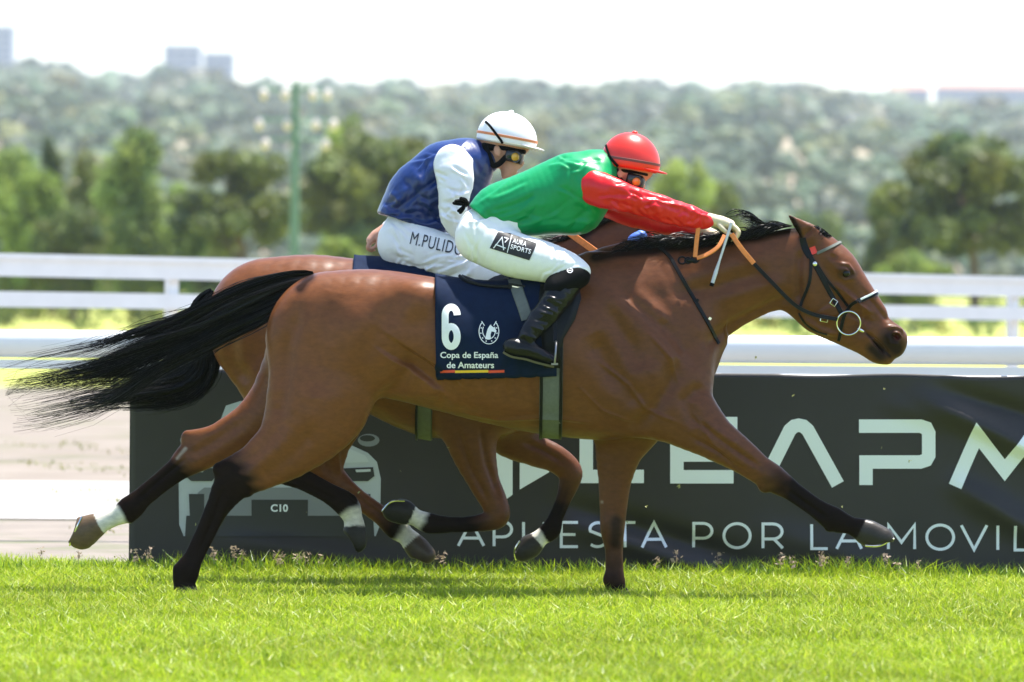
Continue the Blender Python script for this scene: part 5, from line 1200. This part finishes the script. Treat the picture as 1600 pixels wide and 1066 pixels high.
HF1 = hand('far_', (1100, 361, .03), (1116, 369, .015), (1128, 376), (1140, 388), (1134, 394), (-.012, .007, .026, .045), ((1114, 373), (1124, 382), (1132, 386)), -.018)
def person(chains, hands, Y0, name, ells):
    chains = {k: (v if k in ('head', 'face', 'nose', 'neck') else [(a, b, r * .88, l * .86, y * .97) for a, b, r, l, y in v]) for k, v in chains.items()}
    V, Q = skin_mesh({**chains, **hands}, Y0, .0074, 0, .018, ells, (), 3, {k: .004 for k in hands if 'finger' in k or 'thumb' in k} | {'nose': .012, 'thigh_near': .03, 'thigh_far': .03, 'neck': .02})
    return link(name, np_mesh(name, V, Q), M['skin'])
p1 = person(J1, {**HN1, **HF1}, 0.0, 'person', [(968, 272, -.074, (.018, .010, .028), .2, .008, False), (993, 279, -.034, (.014, .016, .010), 0, .008, True), (993, 279, .034, (.014, .016, .010), 0, .008, True), (1000, 302, 0, (.010, .024, .004), -.3, .004, True)])
tag(p1, 'rider in green vest, red sleeves and red cap crouched on the number 6 horse', 'person')
sub = lambda D, *ks: {k: D[k] for k in ks}
TZ = dict(torso=[(752, 340, 24, .15, 0), (775, 326, 36, .155, 0), (808, 319, 43, .16, 0), (850, 310, 50, .172, 0), (892, 296, 56, .185, 0), (920, 283, 44, .18, 0), (938, 268, 30, .13, 0)], bib=[(815, 340, 26, .13, 0), (860, 340, 26, .14, 0), (905, 338, 28, .14, 0), (930, 318, 22, .15, 0)], collar=[(925, 262, 25, .09, 0), (944, 262, 22, .075, 0)])
vest1, VV1, VQ1 = garment('vest', {**TZ, 'sh_near': [(905, 286, 34, .075, -.12), (926, 292, 30, .062, -.155)], 'sh_far': [(905, 290, 34, .075, .12), (926, 296, 30, .062, .155)]}, 0.0, M['green_silk'], p1, .004,
    strokes=[([(760, 345), (800, 325), (850, 305)], 7, -.006, 0), ([(775, 352), (815, 330), (860, 318)], 6, .006, 0), ([(800, 360), (832, 335), (850, 325)], 5, -.008, 0), ([(812, 366), (848, 340)], 5, .007, 0), ([(830, 368), (870, 338)], 4, -.006, 0), ([(905, 270), (915, 300), (910, 330)], 6, -.008, 0), ([(895, 255), (905, 290), (897, 330)], 9, .006, 0), ([(890, 362), (905, 340), (925, 325)], 5, -.010, 0), ([(902, 366), (920, 345)], 4, .008, 0), ([(745, 318), (790, 290), (860, 262)], 7, .004, 0), ([(870, 250), (905, 246), (935, 252)], 6, -.007, 0), ([(850, 262), (890, 258), (930, 264)], 6, .006, 0), ([(872, 345), (888, 318), (890, 290)], 7, -.005, 0), ([(765, 330), (785, 345), (795, 362)], 5, .006, 0), ([(756, 330), (775, 345), (785, 358)], 5, -.005, 0)] + folds((770, 290, 900, 350), 11, -28, 70, 3.6, .0042, 61) + folds((880, 250, 930, 340), 6, 60, 40, 3, .0045, 62) + folds((860, 240, 935, 262), 7, 5, 35, 2.6, .006, 63),
    rough=.003, rf=16, seed=4, cuts=[cutp((728, 318), (800, 378), 0.0, True)], crease=.0035, cf=14, cdir=(.5, .6, 1.2))
garment('collar', {'c': [(938, 262, 23, .078, 0), (950, 262, 22, .070, 0)]}, 0.0, M['green_silk'], p1, .003, rough=.003, rf=30)
SL = lambda n, c, m, Y0, par, sd, st=(), **k: garment(n, c, Y0, m, par, .003, st, .005, 24, (1, 1, 1), .0055, k.get('cuts', ()), (), sd, .02, {}, k.get('crease', .005), k.get('cf', 26), k.get('cdir', (1.4, .5, .5)))
SL('sleeve', {'a': [(928, 292, 27, .062, -.165), (952, 301, 25, .062, -.19), (990, 314, 21, .058, -.20), (1035, 328, 19.5, .054, -.18), (1075, 338, 17, .046, -.145), (1098, 344, 14, .038, -.115), (1107, 345, 9.5, .031, -.107)]}, M['red_silk'], 0.0, p1, 5,
   st=[([(1000, 304), (1030, 314), (1050, 318)], 3.5, -.008, -1), ([(1012, 310), (1040, 318), (1075, 326)], 3, .008, -1), ([(1010, 318), (1018, 335)], 3.5, -.009, -1), ([(1020, 316), (1030, 336)], 4, .008, -1), ([(1062, 325), (1078, 338), (1076, 350)], 3.5, -.008, -1), ([(1080, 328), (1092, 338)], 3, .007, -1), ([(950, 290), (985, 302)], 5, .006, -1), ([(940, 312), (975, 322), (1005, 330)], 4, -.006, -1), ([(1042, 322), (1060, 330)], 3, -.007, -1), ([(1096, 330), (1096, 356)], 2.6, -.007, 0)] + folds((985, 305, 1100, 350), 16, 30, 26, 2.4, .006, 67, 30) + folds((935, 285, 1000, 325), 8, 20, 34, 2.6, .006, 68))
SL('sleeve', {'a': [(928, 300, 26, .06, .165), (955, 318, 23, .058, .185), (990, 334, 20, .054, .18), (1032, 346, 18, .05, .145), (1070, 354, 15, .042, .09), (1090, 359, 12, .036, .05), (1098, 361, 9, .03, .037)]}, M['red_silk'], 0.0, p1, 6)
BR = lambda s: [(750, 372, 38, .088, s * .085), (800, 397, 35, .088, s * .15), (850, 409, 31, .078, s * .21), (885, 419, 25, .068, s * .245), (905, 425, 17, .06, s * .262)]
br1, BV1, BQ1 = garment('breeches', {'seat': [(756, 362, 40, .15, 0), (775, 350, 36, .145, 0), (800, 345, 30, .13, 0)], 'n': BR(-1), 'f': BR(1)}, 0.0, M['white_breeches'], p1, .003, rough=.002, rf=14, seed=8, blend=.03,
    strokes=[([(724, 350), (745, 335), (775, 350)], 3, -.003, 0), ([(760, 330), (742, 355), (745, 400)], 2.2, -.0035, 0), ([(850, 442), (880, 425), (905, 415)], 3, -.004, 0), ([(862, 446), (880, 436)], 3, .004, 0), ([(770, 345), (795, 365), (830, 378)], 4, -.004, 0), ([(735, 375), (755, 415)], 4, -.003, 0), ([(870, 395), (878, 440)], 3, -.003, 0), ([(800, 430), (850, 440)], 3, -.003, 0)] + folds((725, 335, 790, 420), 8, 60, 40, 2.6, .0035, 70, 40) + folds((850, 390, 905, 440), 9, -40, 26, 2.2, .004, 71, 30))
TB1 = bvh(BV1, BQ1)
for s in (-1, 1):
    garment('boot', {'knee': [(890, 440, 20, .058, s * .270), (876, 458, 22.5, .06, s * .295), (848, 496, 19, .051, s * .345), (824, 526, 14, .042, s * .376)], 'foot': [(800, 541, 12.5, .038, s * .382), (826, 546, 14, .041, s * .386), (848, 556, 10.5, .042, s * .386), (864, 562, 7.5, .038, s * .386)], 'heel': [(797, 545, 9, .034, s * .382), (812, 548, 10, .036, s * .384)]}, 0.0, M['boot'], p1, .003,
            strokes=[([(826 + 7 * k, 508 - 11 * k), (850 + 7 * k, 516 - 12 * k)], 2.4, (-.006 if k % 2 else .005), 0) for k in range(5)] + [([(812, 528), (836, 540)], 2.5, -.007, 0), ([(815, 520), (842, 530)], 2.5, .006, 0), ([(850, 470), (875, 478)], 2.5, -.005, 0), ([(848, 478), (870, 488)], 2.5, .004, 0)], rough=.002, rf=40, crease=.004, cf=38, cdir=(.7, .4, 1.3), blend=.012, h=.005, seed=11)
    b = MB(); sp = [P(x, y, s * .382 - .0) for x, y in ((787, 549), (800, 556), (822, 560), (838, 565), (866, 572))]
    b.ribbon(smooth_pts(sp, 5), [Vector((0, 0, -1))] * 21, [.05 + .02 * math.sin(i / 20 * 3.14) for i in range(21)], .010); b.build('sole', M['sole'], p1)
# knee patch and its round badge
pk1 = putter(TB1, 0.0, .004)
_, KV, KQ = garment('knee_guard', {'k': [(904, 431, 17, .068, -.266), (890, 438, 20, .072, -.274), (872, 450, 21, .068, -.288)]}, 0.0, M['black_elastic'], p1, .005, rough=.002, rf=30)
TK1 = bvh(KV, KQ)
decal('knee_badge', stroke_poly([arc(890.5, 422.5, 4.2, 3.6, 0, 360, 14), [(888, 422.5), (893, 422.5)]], 1.2), M['white_print'], br1, putter(TK1, 0.0, .004), 3)
decal('thigh_patch', ([(778, 362.5), (797, 364.5), (839, 380.5), (827, 407), (765, 388)], [(0, 1, 2, 3, 4)]), M['black_print'], br1, pk1, 4)
pk2 = putter(TB1, 0.0, .0062)
decal('patch_emblem', stroke_poly([[(771, 388), (784.5, 371), (787, 391)], [(774, 382), (790, 388)], [(788, 371), (794, 373), (789, 379)]], 1.7), M['white_print'], br1, pk2, 4)
decal('patch_line', stroke_poly([[(800, 367), (792.5, 395)]], 1.3), M['white_print'], br1, pk2, 4)
decal('patch_lettering', fit_text('AURA', (801, 375, 823, 382.5), .012, 1.15, 0, rad(15)), M['white_print'], br1, pk2, 4); decal('patch_lettering', fit_text('SPORTS', (797.5, 385.5, 830, 393), .012, 1.1, 0, rad(15)), M['white_print'], br1, pk2, 4)
for D, nm in ((HN1, 'near'), (HF1, 'far')):
    w = D[nm + '_palm'][0]; cuff = [(w[0] - 5, w[1] - 1.5, 8.6, .030, w[4] - .004), (w[0] + 3, w[1] + .5, 8.4, .027, w[4])]
    garment('glove', {**D, 'cuff': cuff}, 0.0, M['glove'], p1, .0018, h=.0042, blend=.008, bl={k: .004 for k in D if 'palm' not in k}, rough=.001, rf=60)
    b = MB(); a = P(w[0] - 2, w[1], w[4]); b.torus(a, .029, .004, (0, 1, 0), (.25, 0, 1), 20, 6); b.build('wrist_strap', M['red_cap' if nm == 'far' else 'glove'], p1)
hm1 = helmet((983, 254), (46.5, 47), .120, 9, 0.0, M['red_cap'], 'brown_band', p1, [(946, 218), (948, 230), (953, 245), (962, 257), (972, 266)])
goggles((999, 285), 0.0, 16, 'orange_lens', p1)
def harness(px, Y0, parent):
    """black helmet harness round the ear and jaw"""
    b = MB(); 
    for sg in (-1, 1):
        pp = smooth_pts([P(x, y, Y0 + sg * d) for x, y, d in px], 6); b = MB(); b.ribbon(pp, [Vector((0, sg, 0))] * len(pp), .028, .006); b.build('chin_strap', M['black_elastic'], parent)
harness([(962, 264, .076), (968, 280, .074), (982, 296, .062), (998, 310, .02)], 0.0, p1)
def bow():
    b = MB(); a = P(727, 318, -.05)
    for q in (((0, 0), (-8, -4), (-17, -3)), ((0, 0), (-7, 1), (-20, -1)), ((0, 1), (-6, 8), (-12, 13)), ((0, 0), (-3, 8), (-9, 16)), ((4, 1), (0, -6), (-9, -8))):
        pts = [P(727 + x, 318 + y, -.06 - .01 * i) for i, (x, y) in enumerate(q)]; b.tube(smooth_pts(pts, 4), [.008] * 4 + [.009] * 4 + [.004], 6)
    b.ell(a, (.020, .018, .018)); b.build('waist_tie', M['black_elastic'], p1)
bow()
def whip():
    e = MB(); a, c = P(1143, 348, -.135), P(1112, 446, -.175); e.tube([a, a.lerp(c, .35), a.lerp(c, .6), a.lerp(c, .8), c], [.0075, .0065, .006, .010, .009], 8); o = e.build('whip', mat('whip_silver', (.55, .56, .60), .3, .1, 40)); b = MB(); b.tube([a.lerp(c, .965), c + (c - a) * .012], .011, 8); b.build('tip', M['black_elastic'], o)
    tag(o, 'slim silver riding whip hanging from the near hand of the green rider', 'whip')
whip()

# ---- rider in blue and white
J2 = dict(
    head=[(776, 222, 28, .066, 0), (790, 214, 33, .076, 0), (802, 218, 30, .07, 0)], face=[(790, 233, 23, .060, 0), (796, 248, 19, .054, 0), (796, 264, 14, .044, 0), (792, 273, 9, .03, 0)], nose=[(810, 243, 4, .010, 0), (815, 255, 4.5, .012, 0), (810, 259, 4, .013, 0)],
    neck=[(742, 262, 22, .06, 0), (762, 250, 19, .056, 0), (780, 238, 20, .055, 0)], torso=[(628, 365, 34, .15, 0), (645, 330, 34, .14, 0), (675, 298, 38, .15, 0), (708, 268, 38, .165, 0), (728, 255, 28, .16, 0)],
    arm_near=[(712, 262, 20, .055, -.18), (709, 300, 16, .048, -.20), (706, 342, 13, .042, -.20), (725, 366, 11, .036, -.19), (750, 378, 7.5, .028, -.17)], arm_far=[(712, 266, 20, .055, .18), (670, 310, 16, .048, .24), (628, 345, 13, .042, .26), (604, 358, 11, .036, .25), (594, 366, 8, .03, .245)],
    shoulder_near=[(700, 266, 24, .06, -.12), (712, 264, 24, .055, -.17)], shoulder_far=[(700, 268, 24, .06, .12), (712, 268, 24, .055, .17)],
    thigh_near=[(628, 378, 36, .085, -.085), (690, 402, 33, .085, -.15), (745, 420, 27, .075, -.21), (790, 432, 18, .06, -.255)], shin_near=[(790, 434, 19, .058, -.255), (766, 468, 20, .056, -.30), (740, 502, 16, .046, -.335), (716, 530, 11, .036, -.355)], foot_near=[(702, 541, 11, .034, -.36), (728, 549, 11, .038, -.365), (756, 561, 7, .036, -.365)],
    thigh_far=[(628, 378, 36, .085, .085), (690, 402, 33, .085, .15), (745, 420, 27, .075, .21), (790, 432, 18, .06, .255)], shin_far=[(790, 434, 19, .058, .255), (766, 468, 20, .056, .30), (740, 502, 16, .046, .335), (716, 530, 11, .036, .355)], foot_far=[(702, 541, 11, .034, .36), (728, 549, 11, .038, .365), (756, 561, 7, .036, .365)])
HN2 = hand('near_', (748, 378, -.17), (764, 383, -.16), (780, 386), (790, 396), (784, 406), (-.19, -.171, -.152, -.133), ((762, 388), (772, 396), (780, 402)), -.19)
HF2 = hand('far_', (598, 362, .245), (588, 368, .245), (580, 376), (576, 386), (584, 391), (.215, .234, .253, .272), ((592, 374), (588, 384), (582, 388)), .212)
p2 = person(J2, {**HN2, **HF2}, H2Y, 'person', [(777, 236, -.074, (.020, .012, .030), .2, .006, False), (777, 236, -.088, (.010, .008, .018), .2, .005, True), (803, 242, -.034, (.014, .016, .010), 0, .008, True), (803, 242, .034, (.014, .016, .010), 0, .008, True), (809, 266, 0, (.010, .024, .004), -.3, .004, True)])
tag(p2, 'rider in blue vest with white sleeves and white cap on the far horse', 'person')
garment('vest', {'t': [(628, 342, 34, .155, 0), (640, 322, 44, .16, 0), (664, 300, 53, .172, 0), (694, 278, 54, .185, 0), (718, 262, 45, .18, 0), (738, 252, 32, .12, 0)], 'front': [(690, 320, 30, .13, 0), (722, 300, 30, .14, 0), (745, 270, 24, .11, 0)], 'hem': [(612, 338, 18, .15, 0), (650, 348, 14, .155, 0), (690, 352, 12, .14, 0)]}, H2Y, M['blue_silk'], p2, .004,
    strokes=[([(615, 315), (650, 290), (690, 250)], 7, .008, 0), ([(625, 325), (660, 300), (690, 270)], 6, -.009, 0), ([(630, 280), (650, 300), (655, 335)], 6, -.009, 0), ([(645, 270), (668, 295), (672, 340)], 6, .008, 0), ([(665, 345), (690, 310)], 5, -.007, 0), ([(600, 318), (625, 330), (680, 352)], 4, -.008, 0), ([(610, 300), (630, 320)], 5, .008, 0), ([(740, 245), (752, 275), (745, 300)], 5, -.006, 0)] + folds((605, 270, 690, 345), 15, -50, 46, 3.6, .0065, 64, 28) + folds((600, 315, 690, 352), 8, 20, 34, 2.8, .005, 65) + folds((650, 235, 720, 262), 8, -35, 40, 2.8, .007, 66),
    rough=.006, rf=16, seed=14, cuts=[cutp((590, 332), (700, 368), H2Y, True)], crease=.006, cf=15, cdir=(1, .5, .8))
garment('collar', {'c': [(745, 250, 26, .082, 0), (758, 250, 22, .07, 0)]}, H2Y, M['blue_silk'], p2, .003, rough=.003, rf=30)
SL('sleeve', {'a': [(708, 258, 30, .066, -.165), (710, 275, 29, .064, -.19), (709, 305, 25, .06, -.205), (707, 335, 20, .052, -.205), (712, 352, 16, .046, -.20), (728, 367, 13, .04, -.19), (745, 376, 10, .032, -.175)]}, M['white_silk'], H2Y, p2, 15, st=[([(685, 290), (705, 300), (730, 296)], 4, -.006, -1), ([(690, 315), (712, 322), (728, 315)], 4, -.006, -1), ([(690, 335), (710, 340)], 3.5, .006, -1)] + folds((686, 262, 732, 345), 16, 25, 30, 2.6, .006, 69, 40), cdir=(.5, .5, 1.3))
SL('sleeve', {'a': [(708, 262, 28, .062, .165), (690, 292, 24, .06, .21), (660, 322, 21, .056, .25), (630, 345, 18, .05, .26), (612, 354, 14, .042, .255), (606, 357, 11, .036, .252)]}, M['white_silk'], H2Y, p2, 16)
BR2 = lambda s: [(630, 380, 40, .09, s * .085), (690, 402, 37, .088, s * .15), (745, 420, 30, .078, s * .21), (775, 428, 24, .068, s * .245), (795, 433, 17, .06, s * .262)]
br2, BV2, BQ2 = garment('breeches', {'seat': [(634, 372, 40, .15, 0), (640, 355, 36, .145, 0)], 'n': BR2(-1), 'f': BR2(1)}, H2Y, M['white_breeches'], p2, .003, rough=.003, rf=14, seed=18, crease=.003, cf=22, cdir=(.5, .4, 1.3),
    strokes=[([(610, 395), (650, 420), (690, 432)], 3.5, -.006, 0), ([(640, 420), (690, 415), (720, 400)], 4, -.004, 0), ([(690, 438), (730, 420)], 3.5, -.006, 0), ([(700, 442), (740, 425)], 3.5, .006, 0), ([(605, 360), (625, 385)], 5, -.004, 0)] + folds((610, 400, 740, 436), 14, -20, 46, 2.6, .006, 72, 15) + folds((605, 345, 650, 400), 7, 50, 36, 2.6, .005, 73))
TB2 = bvh(BV2, BQ2)
decal('thigh_lettering', fit_text('M.PULIDO', (641, 371, 724, 391), .0, 1.1, 0, rad(13)), M['navy_print'], br2, putter(TB2, H2Y, .004), 4)
for s in (-1, 1):
    garment('boot', {'knee': [(798, 434, 20, .062, s * .262), (784, 448, 23, .062, s * .275), (770, 466, 22, .06, s * .295), (742, 500, 19, .051, s * .335), (718, 528, 14, .042, s * .356)], 'foot': [(696, 541, 12.5, .038, s * .362), (722, 546, 14, .041, s * .366), (744, 556, 10.5, .042, s * .366), (758, 562, 7.5, .038, s * .366)]}, H2Y, M['boot'], p2, .003, rough=.002, rf=40, blend=.012, h=.006)
garment('glove', HN2, H2Y, M['leather'], p2, .0018, h=.0045, blend=.008, bl={k: .004 for k in HN2 if 'palm' not in k})
hm2 = helmet((790, 217), (47.5, 42.5), .120, 10, H2Y, M['white_cap'], 'orange_band', p2, [(759, 191), (766, 198), (776, 211), (784, 222), (787, 230)])
goggles((810, 246), H2Y, 12, 'amber_lens', p2)
harness([(757, 226, .078), (764, 244, .080), (770, 258, .072), (780, 256, .070), (790, 246, .072), (800, 240, .070)], H2Y, p2)
garment('helmet_lining', {'a': [(758, 230, 9, .079, 0), (790, 232, 7, .078, 0), (818, 237, 5, .058, 0)]}, H2Y, M['black_elastic'], p2, 0.0)
garment('helmet_lining', {'a': [(952, 266, 8, .079, 0), (984, 268, 6, .078, 0), (1010, 273, 4, .058, 0)]}, 0.0, M['black_elastic'], p1, 0.0)
